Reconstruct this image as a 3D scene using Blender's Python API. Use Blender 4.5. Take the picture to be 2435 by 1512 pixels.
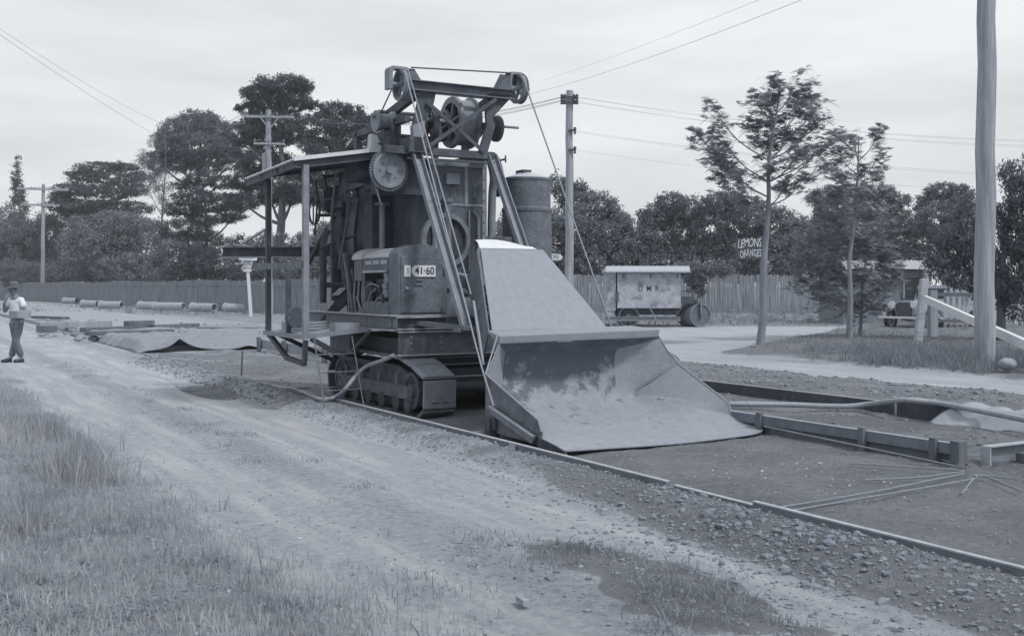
import bpy, math, random
import numpy as np
from mathutils import Vector, Matrix, noise
for o in list(bpy.data.objects): bpy.data.objects.remove(o)
scn = bpy.context.scene
C = scn.collection
R = math.radians
# ------------------------------------------------------------------ camera
F = 2600.0; PW = 2435.0; CX = 1217.5; HZ = 680.0; EYE = 1.65
cd = bpy.data.cameras.new('camera'); cam = bpy.data.objects.new('camera', cd); C.objects.link(cam)
cam.location = (0, 0, EYE); cam.rotation_euler = (R(90), 0, 0)
cd.sensor_width = 36.0; cd.lens = 36.0 * F / PW; cd.shift_y = -(756 - HZ) / PW
cd.clip_start = 0.1; cd.clip_end = 3000
scn.camera = cam
# ------------------------------------------------------------------ world, sun, exposure
SUN_EL, SUN_AZ = 52, 128           # azimuth clockwise from +Y (behind the camera, to the right)
w = bpy.data.worlds.new('World'); scn.world = w; w.use_nodes = True
nt = w.node_tree; N = nt.nodes; L = nt.links
bg = N['Background']; bg.inputs['Strength'].default_value = 0.10
sky = N.new('ShaderNodeTexSky'); sky.sky_type = 'NISHITA'; sky.sun_disc = False
sky.sun_elevation = R(SUN_EL); sky.sun_rotation = R(SUN_AZ); sky.air_density = 1.5; sky.dust_density = 5
hs = N.new('ShaderNodeHueSaturation'); hs.inputs['Saturation'].default_value = 0.08; hs.inputs['Value'].default_value = 0.8
L.new(sky.outputs[0], hs.inputs['Color'])
tc = N.new('ShaderNodeTexCoord'); mp = N.new('ShaderNodeMapping'); mp.inputs['Scale'].default_value = (1.2, 1.2, 6.5)
mp.inputs['Rotation'].default_value = (0.0, R(7), 0)
L.new(tc.outputs['Generated'], mp.inputs['Vector'])
cn = N.new('ShaderNodeTexNoise'); cn.inputs['Scale'].default_value = 2.0; cn.inputs['Detail'].default_value = 6; cn.inputs['Roughness'].default_value = 0.55
L.new(mp.outputs[0], cn.inputs['Vector'])
cr = N.new('ShaderNodeValToRGB')
cr.color_ramp.elements[0].position = 0.30; cr.color_ramp.elements[0].color = (5.0, 5.2, 5.4, 1)
cr.color_ramp.elements[1].position = 0.62; cr.color_ramp.elements[1].color = (6.8, 6.95, 7.1, 1)
L.new(cn.outputs['Fac'], cr.inputs[0])
mx = N.new('ShaderNodeMix'); mx.data_type = 'RGBA'; mx.inputs['Factor'].default_value = 0.86
L.new(hs.outputs[0], mx.inputs[6]); L.new(cr.outputs[0], mx.inputs[7]); L.new(mx.outputs[2], bg.inputs['Color'])
sd = bpy.data.lights.new('sun', 'SUN'); sd.energy = 1.5; sd.angle = R(8); sd.color = (1.0, 0.985, 0.96)
so = bpy.data.objects.new('sun', sd); C.objects.link(so)
az, el = R(SUN_AZ), R(SUN_EL)
sdir = Vector((math.sin(az) * math.cos(el), math.cos(az) * math.cos(el), math.sin(el)))
so.rotation_euler = sdir.to_track_quat('Z', 'Y').to_euler(); so.location = sdir * 50
scn.view_settings.view_transform = 'Standard'; scn.view_settings.look = 'None'
scn.view_settings.exposure = 0.55; scn.view_settings.gamma = 1
scn.render.resolution_x = 1024; scn.render.resolution_y = 635

# ------------------------------------------------------------------ coordinates
U = Vector((0.5, -0.866, 0)); V = Vector((0.866, 0.5, 0)); O0 = Vector((-0.46, 12.26, 0))
CS, CT = 10.847, -5.732
def M(s, t, z=0.0): return O0 + U * s + V * t + Vector((0, 0, z))      # road frame: s along, t across
def ab(px, py): return (px - CX) / F, -(py - HZ) / F
def W(px, py, d): a, b = ab(px, py); return Vector((a * d, d, EYE + b * d))
def G(px, py, z=0.0): a, b = ab(px, py); return W(px, py, (z - EYE) / b)
def pS(px, py, s): a, b = ab(px, py); l = (s - CS) / (a * .5 - .866); return (s, CT + l * (a * .866 + .5), EYE + b * l)
def pT(px, py, t): a, b = ab(px, py); l = (t - CT) / (a * .866 + .5); return (CS + l * (a * .5 - .866), t, EYE + b * l)
def st(p): q = Vector((p[0], p[1], 0)) - O0; return q.dot(U), q.dot(V)

# ------------------------------------------------------------------ materials (monochrome plate, slightly blue in the darks)
def tint(g):
    k = max(0.0, min(1.0, (g - 0.04) / 0.5)) ** 0.6
    return (g * (0.82 + 0.14 * k), g, g * (1.32 - 0.24 * k), 1)
MATS = {}
def mat(name, g, var=0.15, scale=6.0, rough=0.8, bump=0.0, bscale=40.0, metal=0.0, streak=None, spec=0.3, dirt=None, dscale=2.0, dth=0.55):
    m = bpy.data.materials.new(name); m.use_nodes = True; t = m.node_tree; b = t.nodes['Principled BSDF']
    b.inputs['Roughness'].default_value = rough; b.inputs['Metallic'].default_value = metal
    b.inputs['Specular IOR Level'].default_value = spec
    co = t.nodes.new('ShaderNodeTexCoord'); mp = t.nodes.new('ShaderNodeMapping'); t.links.new(co.outputs['Object'], mp.inputs[0])
    if streak: mp.inputs['Scale'].default_value = streak
    n = t.nodes.new('ShaderNodeTexNoise'); n.inputs['Scale'].default_value = scale; n.inputs['Detail'].default_value = 5
    n.inputs['Roughness'].default_value = 0.62
    t.links.new(mp.outputs[0], n.inputs['Vector'])
    r = t.nodes.new('ShaderNodeValToRGB'); e = r.color_ramp.elements
    e[0].position = 0.28; e[0].color = tint(g * (1 - var)); e[1].position = 0.72; e[1].color = tint(g * (1 + var))
    t.links.new(n.outputs['Fac'], r.inputs[0]); out = r.outputs[0]
    if dirt is not None:
        n2 = t.nodes.new('ShaderNodeTexNoise'); n2.inputs['Scale'].default_value = dscale; n2.inputs['Detail'].default_value = 8; n2.inputs['Roughness'].default_value = 0.7
        t.links.new(co.outputs['Object'], n2.inputs['Vector'])
        r2 = t.nodes.new('ShaderNodeValToRGB'); r2.color_ramp.elements[0].position = dth; r2.color_ramp.elements[1].position = dth + 0.1
        t.links.new(n2.outputs['Fac'], r2.inputs[0])
        mm = t.nodes.new('ShaderNodeMix'); mm.data_type = 'RGBA'; t.links.new(r2.outputs[0], mm.inputs['Factor'])
        t.links.new(out, mm.inputs[6]); mm.inputs[7].default_value = tint(dirt); out = mm.outputs[2]
    t.links.new(out, b.inputs['Base Color'])
    if bump:
        bn = t.nodes.new('ShaderNodeTexNoise'); bn.inputs['Scale'].default_value = bscale; bn.inputs['Detail'].default_value = 4
        t.links.new(mp.outputs[0], bn.inputs['Vector'])
        bp = t.nodes.new('ShaderNodeBump'); bp.inputs['Strength'].default_value = bump; bp.inputs['Distance'].default_value = 0.02
        t.links.new(bn.outputs['Fac'], bp.inputs['Height']); t.links.new(bp.outputs[0], b.inputs['Normal'])
    MATS[name] = m; return m
m_iron = mat('painted_iron', 0.135, .34, 6, .62, .5, 26, dirt=.22, dscale=7, dth=.59)
m_iron_dark = mat('dark_iron', 0.078, .35, 6, .65, .5, 26, dirt=.15, dscale=7, dth=.58)
m_black = mat('greasy_black_iron', 0.05, .3, 8, .55, .3, 30)
m_iron_mid = mat('worn_grey_iron', 0.22, .2, 7, .6, .25, 30, dirt=.12, dscale=5, dth=.6)
m_edge = mat('worn_edge_iron', 0.33, .2, 9, .55)
m_skip = mat('dusty_skip_steel', 0.265, .09, 11, .8, .3, 45, dirt=.25, dscale=16, dth=.64)
m_skip_in = mat('cement_smeared_steel', 0.28, .16, 3, .8, .35, 35, dirt=.13, dscale=2.6, dth=.56)
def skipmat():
    m = mat('mottled_skip_steel', 0.27, .12, 8, .85, .4, 28); t = m.node_tree; b = t.nodes['Principled BSDF']  # mottled steel: darker patches thicken with height, none beyond the right-hand fold
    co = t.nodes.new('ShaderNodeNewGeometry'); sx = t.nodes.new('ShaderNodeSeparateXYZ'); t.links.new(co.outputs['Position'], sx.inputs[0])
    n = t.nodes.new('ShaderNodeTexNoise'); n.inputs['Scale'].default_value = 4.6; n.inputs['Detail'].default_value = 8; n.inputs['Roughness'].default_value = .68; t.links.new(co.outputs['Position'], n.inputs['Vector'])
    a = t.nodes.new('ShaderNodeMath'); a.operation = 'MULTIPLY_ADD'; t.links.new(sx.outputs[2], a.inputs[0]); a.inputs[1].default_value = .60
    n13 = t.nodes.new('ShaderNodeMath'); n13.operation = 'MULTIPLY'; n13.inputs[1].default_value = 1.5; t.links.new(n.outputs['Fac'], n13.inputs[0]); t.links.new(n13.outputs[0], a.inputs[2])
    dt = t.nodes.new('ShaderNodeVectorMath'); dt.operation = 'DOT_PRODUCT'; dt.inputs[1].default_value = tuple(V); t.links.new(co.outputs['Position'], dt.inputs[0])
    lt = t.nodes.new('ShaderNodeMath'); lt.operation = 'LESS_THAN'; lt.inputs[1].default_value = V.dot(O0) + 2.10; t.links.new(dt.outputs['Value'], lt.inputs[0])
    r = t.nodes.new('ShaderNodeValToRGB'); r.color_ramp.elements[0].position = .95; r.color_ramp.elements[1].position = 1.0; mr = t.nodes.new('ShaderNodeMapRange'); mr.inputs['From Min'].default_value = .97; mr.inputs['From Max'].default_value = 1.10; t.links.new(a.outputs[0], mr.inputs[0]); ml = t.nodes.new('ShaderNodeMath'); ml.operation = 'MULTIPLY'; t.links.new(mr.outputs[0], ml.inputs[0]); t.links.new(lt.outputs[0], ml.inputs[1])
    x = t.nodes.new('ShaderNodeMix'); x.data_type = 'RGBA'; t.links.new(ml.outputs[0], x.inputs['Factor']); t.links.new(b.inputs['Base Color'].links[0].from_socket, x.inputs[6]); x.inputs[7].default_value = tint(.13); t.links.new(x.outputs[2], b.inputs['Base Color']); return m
m_skip_mottled = skipmat(); m_casing = mat('casing_iron', 0.10, .42, 4, .65, .5, 26, streak=(1, 1, .45), dirt=.18, dscale=7, dth=.57)
m_skip_back = mat('caked_back_steel', 0.24, .3, 3, .85, .4, 30, dirt=.09, dscale=2.2, dth=.47)
m_bright = mat('bright_sheet_iron', 0.60, .08, 6, .6)
m_tin = mat('roof_tin', 0.42, .12, 3, .55)
m_rope = mat('wire_rope', 0.26, .2, 60, .7)
m_rope_dark = mat('old_wire_rope', 0.11, .2, 60, .7)
m_white = mat('white_paint', 0.62, .08, 12, .6, dirt=.5, dscale=8, dth=.62)
m_dullwhite = mat('weathered_white_paint', 0.38, .14, 10, .75, dirt=.33, dscale=5, dth=.6)
m_letter = mat('black_lettering', 0.06, .1, 10, .8)
m_letter_soft = mat('faded_lettering', 0.30, .1, 10, .8)
m_canvas = mat('grimy_white_canvas', 0.37, .25, 5, .9, .4, 20, dirt=.20, dscale=2.2, dth=.53)
m_hess = mat('hessian', 0.235, .22, 5, .95, .5, 25, streak=(1, 3, 1))
m_cloth = mat('pale_canvas', 0.31, .12, 6, .9, .2, 30)
m_wood = mat('grey_timber', 0.27, .22, 5, .85, .3, 30, streak=(1, 1, .15))
m_wood_dark = mat('dark_timber', 0.13, .3, 6, .85, .3, 30, streak=(1, 1, .2))
m_fence = mat('weathered_palings', 0.22, .5, 14, .9, .2, 30, streak=(1, 1, .06))
m_pole = mat('grey_pole_timber', 0.30, .38, 9, .9, .9, 30, streak=(1, 1, .08))
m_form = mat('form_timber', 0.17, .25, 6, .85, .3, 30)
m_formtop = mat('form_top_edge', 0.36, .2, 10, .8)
m_conc = mat('concrete_pipe', 0.32, .16, 4, .9, .2, 30)
m_slab = mat('fresh_concrete', 0.30, .12, 1.2, .9, .2, 15)
m_rock = mat('rubble_stone', 0.26, .3, 8, .9, .5, 20)
m_clod = mat('earth_clods', 0.21, .38, 7, .95)
m_rubber = mat('rubber_hose', 0.30, .2, 20, .7)
m_rust = mat('rusty_rod', 0.22, .2, 30, .8)
m_bark = mat('tree_bark', 0.15, .3, 8, .9, .4, 30, streak=(1, 1, .3))
m_bark_pale = mat('pale_bark', 0.21, .3, 8, .9, .4, 30, streak=(1, 1, .3))
m_wall = mat('shed_boards', 0.21, .2, 5, .9, streak=(1, 1, .1))
m_glass = mat('dark_glass', 0.05, .1, 5, .15)
m_car = mat('car_paint_dusty', 0.30, .1, 4, .4)
m_chrome = mat('chrome', 0.62, .05, 4, .2, metal=.6)
m_skin = mat('skin', 0.20, .08, 8, .7)
m_shirt = mat('white_shirt', 0.66, .08, 8, .9)
m_trous = mat('dark_trousers', 0.16, .15, 8, .9)
m_hat = mat('felt_hat', 0.13, .1, 8, .9)
def leafmat(name, g, var=.35, scale=1.2, tr=.25):
    m = mat(name, g, var, scale, .75, spec=.25)
    t = m.node_tree; b = t.nodes['Principled BSDF']; out = t.nodes['Material Output']
    s = t.nodes.new('ShaderNodeBsdfTranslucent'); x = t.nodes.new('ShaderNodeMixShader'); x.inputs[0].default_value = tr
    src = b.inputs['Base Color'].links[0].from_socket; t.links.new(src, s.inputs['Color'])
    t.links.new(b.outputs[0], x.inputs[1]); t.links.new(s.outputs[0], x.inputs[2]); t.links.new(x.outputs[0], out.inputs['Surface'])
    return m
l_dark = leafmat('pine_foliage', 0.095); l_mid = leafmat('gum_foliage', 0.17); l_pale = leafmat('fig_foliage', 0.20)
l_right = leafmat('orchard_foliage', 0.19); l_wattle = leafmat('wattle_foliage', 0.26); l_gum = leafmat('hanging_gum_foliage', 0.15)
l_grass = leafmat('dry_grass', 0.37, .5, 1.3, .35); l_grass2 = leafmat('green_grass', 0.25, .35, 3, .3)

# ------------------------------------------------------------------ mesh builder
class MB:
    def __init__(s, f=None): s.v = []; s.f = []; s.sm = []; s.T = f
    def add(s, vs, fs, smooth=False):
        k = len(s.v)
        for p in vs: s.v.append(s.T(*p) if s.T else Vector(p))
        for f in fs: s.f.append([i + k for i in f]); s.sm.append(smooth)
    def box(s, a0, a1, b0, b1, c0, c1):
        vs = [(x, y, z) for x in (a0, a1) for y in (b0, b1) for z in (c0, c1)]
        s.add(vs, [(0, 1, 3, 2), (4, 6, 7, 5), (0, 4, 5, 1), (2, 3, 7, 6), (0, 2, 6, 4), (1, 5, 7, 3)])
    def hexa(s, p):   # 8 points: bottom 4 then top 4
        s.add(p, [(3, 2, 1, 0), (4, 5, 6, 7), (0, 1, 5, 4), (1, 2, 6, 5), (2, 3, 7, 6), (3, 0, 4, 7)])
    def bar(s, p0, p1, w, h, up=(0, 0, 1)):
        p0, p1 = Vector(p0), Vector(p1); d = (p1 - p0).normalized(); up = Vector(up)
        if abs(d.dot(up)) > .98: up = Vector((1, 0, 0))
        x = d.cross(up).normalized() * w / 2; y = x.cross(d).normalized() * h / 2
        s.hexa([p0 - x - y, p0 + x - y, p0 + x + y, p0 - x + y, p1 - x - y, p1 + x - y, p1 + x + y, p1 - x + y])
    def ibeam(s, p0, p1, w, h, th=.02, up=(0, 0, 1)):
        p0, p1 = Vector(p0), Vector(p1); u = Vector(up)
        s.bar(p0, p1, th, h - 2 * th, up); s.bar(p0 + u * (h - th) / 2, p1 + u * (h - th) / 2, w, th, up); s.bar(p0 - u * (h - th) / 2, p1 - u * (h - th) / 2, w, th, up)
    def path(s, pts, rad, seg=8, cap=True):
        pts = [Vector(p) for p in pts]; n = len(pts)
        if not hasattr(rad, '__len__'): rad = [rad] * n
        vs = []; ref = Vector((0, 0, 1))
        for i, p in enumerate(pts):
            d = (pts[min(i + 1, n - 1)] - pts[max(i - 1, 0)]).normalized()
            if i == 0:
                if abs(d.dot(ref)) > .95: ref = Vector((1, 0, 0))
            x = d.cross(ref).normalized(); y = d.cross(x).normalized(); ref = -y if (-y).dot(ref) > 0 else y
            for k in range(seg):
                a = 2 * math.pi * k / seg; vs.append(p + (x * math.cos(a) + y * math.sin(a)) * rad[i])
        fs = [(i * seg + k, i * seg + (k + 1) % seg, (i + 1) * seg + (k + 1) % seg, (i + 1) * seg + k) for i in range(n - 1) for k in range(seg)]
        s.add(vs, fs, True)
        if cap: s.add(vs[:seg], [tuple(range(seg))]); s.add(vs[-seg:], [tuple(range(seg))])
    def lathe(s, c, axis, prof, seg=24, cap=True):   # prof: (distance along axis, radius)
        c = Vector(c); ax = Vector(axis).normalized(); ref = Vector((0, 0, 1)) if abs(ax.z) < .9 else Vector((1, 0, 0))
        x = ax.cross(ref).normalized(); y = ax.cross(x)
        vs = [c + ax * h + (x * math.cos(2 * math.pi * k / seg) + y * math.sin(2 * math.pi * k / seg)) * r for h, r in prof for k in range(seg)]
        n = len(prof)
        for i in range(n - 1):
            s.add(vs[i * seg:(i + 2) * seg], [(k, (k + 1) % seg, seg + (k + 1) % seg, seg + k) for k in range(seg)], True)
        if cap: s.add(vs[:seg], [tuple(range(seg))]); s.add(vs[-seg:], [tuple(range(seg))])
    def prism(s, pts, off):
        pts = [Vector(p) for p in pts]; off = Vector(off); n = len(pts)
        s.add(pts + [p + off for p in pts], [tuple(range(n))[::-1], tuple(range(n, 2 * n))] + [(i, (i + 1) % n, n + (i + 1) % n, n + i) for i in range(n)])
    def ring(s, c, axis, ri, ro, th, seg=28):
        s.lathe(c, axis, [(0, ri), (0, ro), (th, ro), (th, ri), (0, ri)], seg, False)
    def wheel(s, c, axis, r, th, rim=.05, spokes=5, hub=.05):
        s.ring(Vector(c) - Vector(axis) * th / 2, axis, r - rim, r, th)
        s.lathe(Vector(c) - Vector(axis) * th * .6, axis, [(0, hub), (th * 1.2, hub)], 12)
        ax = Vector(axis); ref = Vector((0, 0, 1)); x = ax.cross(ref).normalized()
        for k in range(spokes):
            a = 2 * math.pi * k / spokes + .3; d = x * math.cos(a) + ref * math.sin(a)
            s.bar(Vector(c) + d * hub * .8, Vector(c) + d * (r - rim * .7), th * .5, .045, up=ax)
    def build(s, name, m, parent=None, bevel=0, **kw):
        me = bpy.data.meshes.new(name); o0 = rootloc(parent) if parent else Vector((0, 0, 0))
        if not parent:
            xs = [p.x for p in s.v]; ys = [p.y for p in s.v]; o0 = Vector(((min(xs) + max(xs)) / 2, (min(ys) + max(ys)) / 2, min(p.z for p in s.v)))
        me.from_pydata([tuple(p - o0) for p in s.v], [], s.f)
        me.polygons.foreach_set('use_smooth', s.sm); me.materials.append(m); me.validate(); me.update()
        import bmesh
        bm = bmesh.new(); bm.from_mesh(me); bmesh.ops.recalc_face_normals(bm, faces=bm.faces); bm.to_mesh(me); bm.free()
        ob = bpy.data.objects.new(name, me); C.objects.link(ob)
        if parent: ob.parent = parent
        else: ob.location = o0
        if bevel:
            md = ob.modifiers.new('bevel', 'BEVEL'); md.width = bevel; md.segments = 2; md.limit_method = 'ANGLE'
        for k, vv in kw.items(): ob[k] = vv
        return ob
def rootloc(o):
    while o.parent: o = o.parent
    return Vector(o.location)
def thing(name, label, cat, loc, group=None):
    o = bpy.data.objects.new(name, None); C.objects.link(o); o.location = loc; o.empty_display_size = .3
    o['label'] = label; o['category'] = cat
    if group: o['group'] = group
    return o
def tag(o, label, cat, group=None):
    o['label'] = label; o['category'] = cat
    if group: o['group'] = group
    return o
def copy_tree(o, parent=None):
    c = o.copy(); C.objects.link(c); c.parent = parent
    for ch in list(o.children): copy_tree(ch, c)
    return c
def quads_obj(name, Q, m, parent=None, tri=False, smooth=False):   # Q: (n,4,3) numpy
    n, k = Q.shape[0], Q.shape[1]
    o0 = np.array(rootloc(parent)) if parent else np.zeros(3)
    me = bpy.data.meshes.new(name); me.vertices.add(n * k); me.vertices.foreach_set('co', (Q.reshape(-1, 3) - o0).ravel())
    me.loops.add(n * k); me.loops.foreach_set('vertex_index', np.arange(n * k)); me.polygons.add(n)
    me.polygons.foreach_set('loop_start', np.arange(n) * k); me.polygons.foreach_set('loop_total', np.full(n, k))
    me.materials.append(m); me.update(calc_edges=True)
    ob = bpy.data.objects.new(name, me); C.objects.link(ob)
    if parent: ob.parent = parent
    return ob
def text(body, size, m, parent, origin, xdir, zdir, name='lettering', extrude=.002, sx=1.0, bold=0, wob=0):
    cu = bpy.data.curves.new(name, 'FONT'); cu.body = body; cu.size = size; cu.extrude = extrude; cu.align_x = 'CENTER'; cu.align_y = 'CENTER'; cu.offset = bold
    tmp = bpy.data.objects.new('tmp', cu); C.objects.link(tmp); bpy.context.view_layer.update()
    me = bpy.data.meshes.new_from_object(tmp.evaluated_get(bpy.context.evaluated_depsgraph_get()))
    bpy.data.objects.remove(tmp); bpy.data.curves.remove(cu)
    X = Vector(xdir).normalized(); Z = Vector(zdir).normalized(); Y = X.cross(Z)
    o0 = rootloc(parent)
    for v in me.vertices:
        c = v.co.copy(); c.x += wob * noise.noise((c.x * 2.3, c.y * 1.5, 1)); c.y += wob * 1.3 * noise.noise((c.x * 1.7, 0, 5)); v.co = Vector(origin) + X * c.x * sx + Z * c.y - Y * c.z - o0
    me.materials.clear(); me.materials.append(m); me.name = name
    ob = bpy.data.objects.new(name, me); C.objects.link(ob); ob.parent = parent; return ob
def bez(pts, n=8):   # Catmull-Rom through points
    pts = [Vector(p) for p in pts]; P = [pts[0] * 2 - pts[1]] + pts + [pts[-1] * 2 - pts[-2]]; out = []
    for i in range(1, len(P) - 2):
        for k in range(n):
            t = k / n; a, b, c, d = P[i - 1], P[i], P[i + 1], P[i + 2]
            out.append(.5 * ((2 * b) + (c - a) * t + (2 * a - 5 * b + 4 * c - d) * t * t + (3 * b - a - 3 * c + d) * t ** 3))
    return out + [pts[-1]]
# ------------------------------------------------------------------ ground
def sstep(a, b, x): k = max(0., min(1., (x - a) / (b - a))); return k * k * (3 - 2 * k)
def band(x, a, b, e): return sstep(a - e, a + e, x) * (1 - sstep(b - e, b + e, x))
def gprops(x, y):
    """height, dust (pale trafficked earth), veg (grassy), dark (moist broken soil)"""
    s, t = (x + .46) * .5 - (y - 12.26) * .866, (x + .46) * .866 + (y - 12.26) * .5
    n1 = noise.noise((x * .35, y * .35, 0)); n2 = noise.noise((x * 1.3, y * 1.3, 3)); n3 = noise.noise((x * 5, y * 5, 7))
    z = 0.02 * n1; dust = 0.25; veg = 0.; dark = 0.
    far = sstep(60, 30, -s) if False else 1 - sstep(30, 60, y)
    if t < -0.45 and y < 60:
        tt = t + .12 * n1
        wl = min(1, band(tt, -2.3, -.95, .3) + band(tt, -3.85, -2.7, .28)); med = band(tt, -2.85, -2.05, .2)
        dust = min(1, .40 + .75 * wl - .15 * med); veg = sstep(-3.35, -4.2, tt) if False else 1 - sstep(-4.35, -3.55, tt)
        veg = max(veg, med * .45 * (1 - sstep(-8, -3, -s)) if False else med * .30)
        # dark heap of spoil in front, and a pale patch below it
        e = ((s - 6.05) / 1.1) ** 2 + ((t + 2.07) / .5) ** 2
        e += 1.1 * n2 + .5 * n3; dark = max(dark, .72 * (1 - sstep(.1, 1.7, e))); z += .035 * (1 - sstep(.2, 1.3, e))
        bank = band(tt, -.98, -.35, .20); dark = max(dark, bank * (.30 + .65 * sstep(2, 6, s)) * (1 - sstep(14, 20, -s))); z += .10 * band(t, -.90, -.3, .2) * (1 - sstep(12, 20, -s))
        dark = max(dark, sstep(3.5, 5.5, s) * band(tt, -1.12, -.3, .22) * .85)
        z -= .03 * wl
        # small hollow of broken earth on the left
        hx = (s + 6.6) / 1.5; ht = (t + 1.25) / .33; hh = 1 - sstep(.3, 1.2, hx * hx + ht * ht); dark = max(dark, hh); z -= .04 * hh
        dust *= (1 - .12 * sstep(4.2, 5.6, s))
        z += .018 * n2 * (1 - wl) + .05 * veg * (n2 + .6)
        if s > 6.6 and t < -1.6: dust = max(dust, sstep(6.6, 7.4, s) * .7); veg *= 1 - sstep(6.6, 7.4, s) * (1 if t > -3.2 else 0)
    elif t < 5.35 and y < 75 and s > -17.5:
        dark = .95 - .55 * sstep(7, 13, -s) - .25 * max(0, n2); dust = .2; z += .035 * n2 + .014 * n3
        if t > 2.9: z += .04; dark = .7
        if t < 2.9 and s > 2.2: dark = .95
    elif y < 75:
        if t < 8.7:
            if s > -17.5: dark = .85 * band(t, 5.3, 8.6, .3); z += .16 * band(t, 5.5, 8.3, .5) * (1 + .4 * n2) * (1 - sstep(12, 17.5, -s)); dust = .3
            else: dust = .75 if t < 6.3 else .45; dark = .0 if t < 6.3 else .25
        elif t < 11.2: dust = .95; z -= .01
        else: dust = .9 if s > -50 and x > -6 else .3; veg = 0 if dust > .5 else .35
        if x < -3 and t > 8.7: dust = .35; dark = .35; veg = .35 * sstep(10, 14, t)
    # nature strip with the wattles and the big pole
    if t > 9.5 and y < 46 and x > 3:
        e1 = t - 11.2 - .5 * n1; lx = x - (5.6 + (y - 28.6) * .50) - .6 * n1
        k = sstep(-.2, 1.0, e1) * sstep(-.1, 1.0, lx)
        veg = max(veg, k * .55); dust *= 1 - k; dark = max(dark, k * .55); z += .09 * k * (1 + .5 * n2)
    if y > 43:
        k = sstep(43.6, 45.2, y + .3 * n2) * (1 if x > -3 else sstep(-9, -5, x))
        if x < 22: dust *= (1 - k); veg = max(veg, k * .8); dark = max(dark, k * .45); z += .04 * k
    if y > 62 or x > 24: dust = min(dust, .2); veg = max(veg, .7)
    if x < -2 and y < 75 and t > 12.5: k = sstep(12.5, 15, t); veg = max(veg, k * .8); dust *= 1 - k; dark = max(dark, .3 * k)
    return z, dust, veg, dark
def gh(x, y): return gprops(x, y)[0]
NU, NV = 560, 470
us = np.tan(np.linspace(-.86, .86, NU)); ys = 1.2 * (260 / 1.2) ** np.linspace(0, 1, NV)
co = np.zeros((NV, NU, 3)); at_ = np.zeros((3, NV, NU))
for j, y in enumerate(ys):
    for i, u in enumerate(us):
        x = u * (y + 1.0); p = gprops(x, y)
        co[j, i] = (x, y, p[0] - (0.10 * sstep(150, 255, y))); at_[:, j, i] = p[1:]
me = bpy.data.meshes.new('ground'); nv = NU * NV
idx = np.arange(nv).reshape(NV, NU)
fq = np.stack([idx[:-1, :-1], idx[:-1, 1:], idx[1:, 1:], idx[1:, :-1]], -1).reshape(-1, 4)
me.vertices.add(nv); me.vertices.foreach_set('co', co.ravel()); nf = len(fq)
me.loops.add(nf * 4); me.loops.foreach_set('vertex_index', fq.ravel()); me.polygons.add(nf)
me.polygons.foreach_set('loop_start', np.arange(nf) * 4); me.polygons.foreach_set('loop_total', np.full(nf, 4))
me.polygons.foreach_set('use_smooth', np.ones(nf, bool)); me.update(calc_edges=True)
for k, nm in enumerate(('dust', 'veg', 'dark')):
    a = me.attributes.new(nm, 'FLOAT', 'POINT'); a.data.foreach_set('value', at_[k].ravel())
gm = bpy.data.materials.new('earth'); gm.use_nodes = True; t = gm.node_tree; b = t.nodes['Principled BSDF']; b.inputs['Roughness'].default_value = .95; b.inputs['Specular IOR Level'].default_value = .15
def nd(k, **kw):
    n = t.nodes.new(k)
    for a, v in kw.items(): setattr(n, a, v)
    return n
def noi(scale, detail=6, rough=.65, vec=None):
    n = nd('ShaderNodeTexNoise'); n.inputs['Scale'].default_value = scale; n.inputs['Detail'].default_value = detail; n.inputs['Roughness'].default_value = rough
    if vec: t.links.new(vec, n.inputs['Vector'])
    return n.outputs['Fac']
def mth(op, a, b=None, c=None):
    n = nd('ShaderNodeMath', operation=op)
    for i, v in enumerate((a, b, c)):
        if v is None: continue
        if isinstance(v, (int, float)): n.inputs[i].default_value = v
        else: t.links.new(v, n.inputs[i])
    return n.outputs[0]
def ramp(f, a, b, ca, cb):
    n = nd('ShaderNodeValToRGB'); e = n.color_ramp.elements; e[0].position = a; e[1].position = b; e[0].color = ca; e[1].color = cb; t.links.new(f, n.inputs[0]); return n.outputs[0]
def mixc(f, a, b):
    n = nd('ShaderNodeMix', data_type='RGBA'); t.links.new(f, n.inputs['Factor'])
    t.links.new(a, n.inputs[6]); t.links.new(b, n.inputs[7]); return n.outputs[2]
geo = nd('ShaderNodeNewGeometry'); P = geo.outputs['Position']
mp = nd('ShaderNodeMapping', vector_type='TEXTURE'); mp.inputs['Rotation'].default_value = (0, 0, math.atan2(-.866, .5)); mp.inputs['Scale'].default_value = (5, 1, 1); t.links.new(P, mp.inputs[0])
big = noi(.9, 8, .68, P); fine = noi(14, 8, .75, P); grit = noi(45, 6, .85, P); track = noi(2.6, 7, .6, mp.outputs[0])
def att(n): a = nd('ShaderNodeAttribute', attribute_name=n); return a.outputs['Fac']
W1 = (0, 0, 0, 1); W2 = (1, 1, 1, 1)
pert = mth('MULTIPLY_ADD', big, .8, mth('MULTIPLY', fine, .5)); pert = mth('SUBTRACT', pert, .65)
tp = mth('MULTIPLY_ADD', mth('SUBTRACT', track, .5), .9, pert)
fd = ramp(mth('ADD', att('dust'), tp), .28, .95, W1, W2)
fv = ramp(mth('ADD', att('veg'), pert), .34, .62, W1, W2)
fk = ramp(mth('ADD', att('dark'), mth('MULTIPLY', pert, 1.2)), .32, .72, W1, W2)
soil = ramp(fine, .3, .72, tint(.19), tint(.40)); dustc = ramp(mth('MULTIPLY_ADD', track, .6, mth('MULTIPLY', fine, .4)), .3, .68, tint(.30), tint(.52))
vegc = ramp(mth('MULTIPLY_ADD', grit, .5, mth('MULTIPLY', fine, .5)), .36, .64, tint(.15), tint(.42)); darkc = ramp(mth('MULTIPLY_ADD', big, .35, mth('MULTIPLY_ADD', grit, .35, mth('MULTIPLY', fine, .30))), .36, .66, tint(.14), tint(.46))
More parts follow.
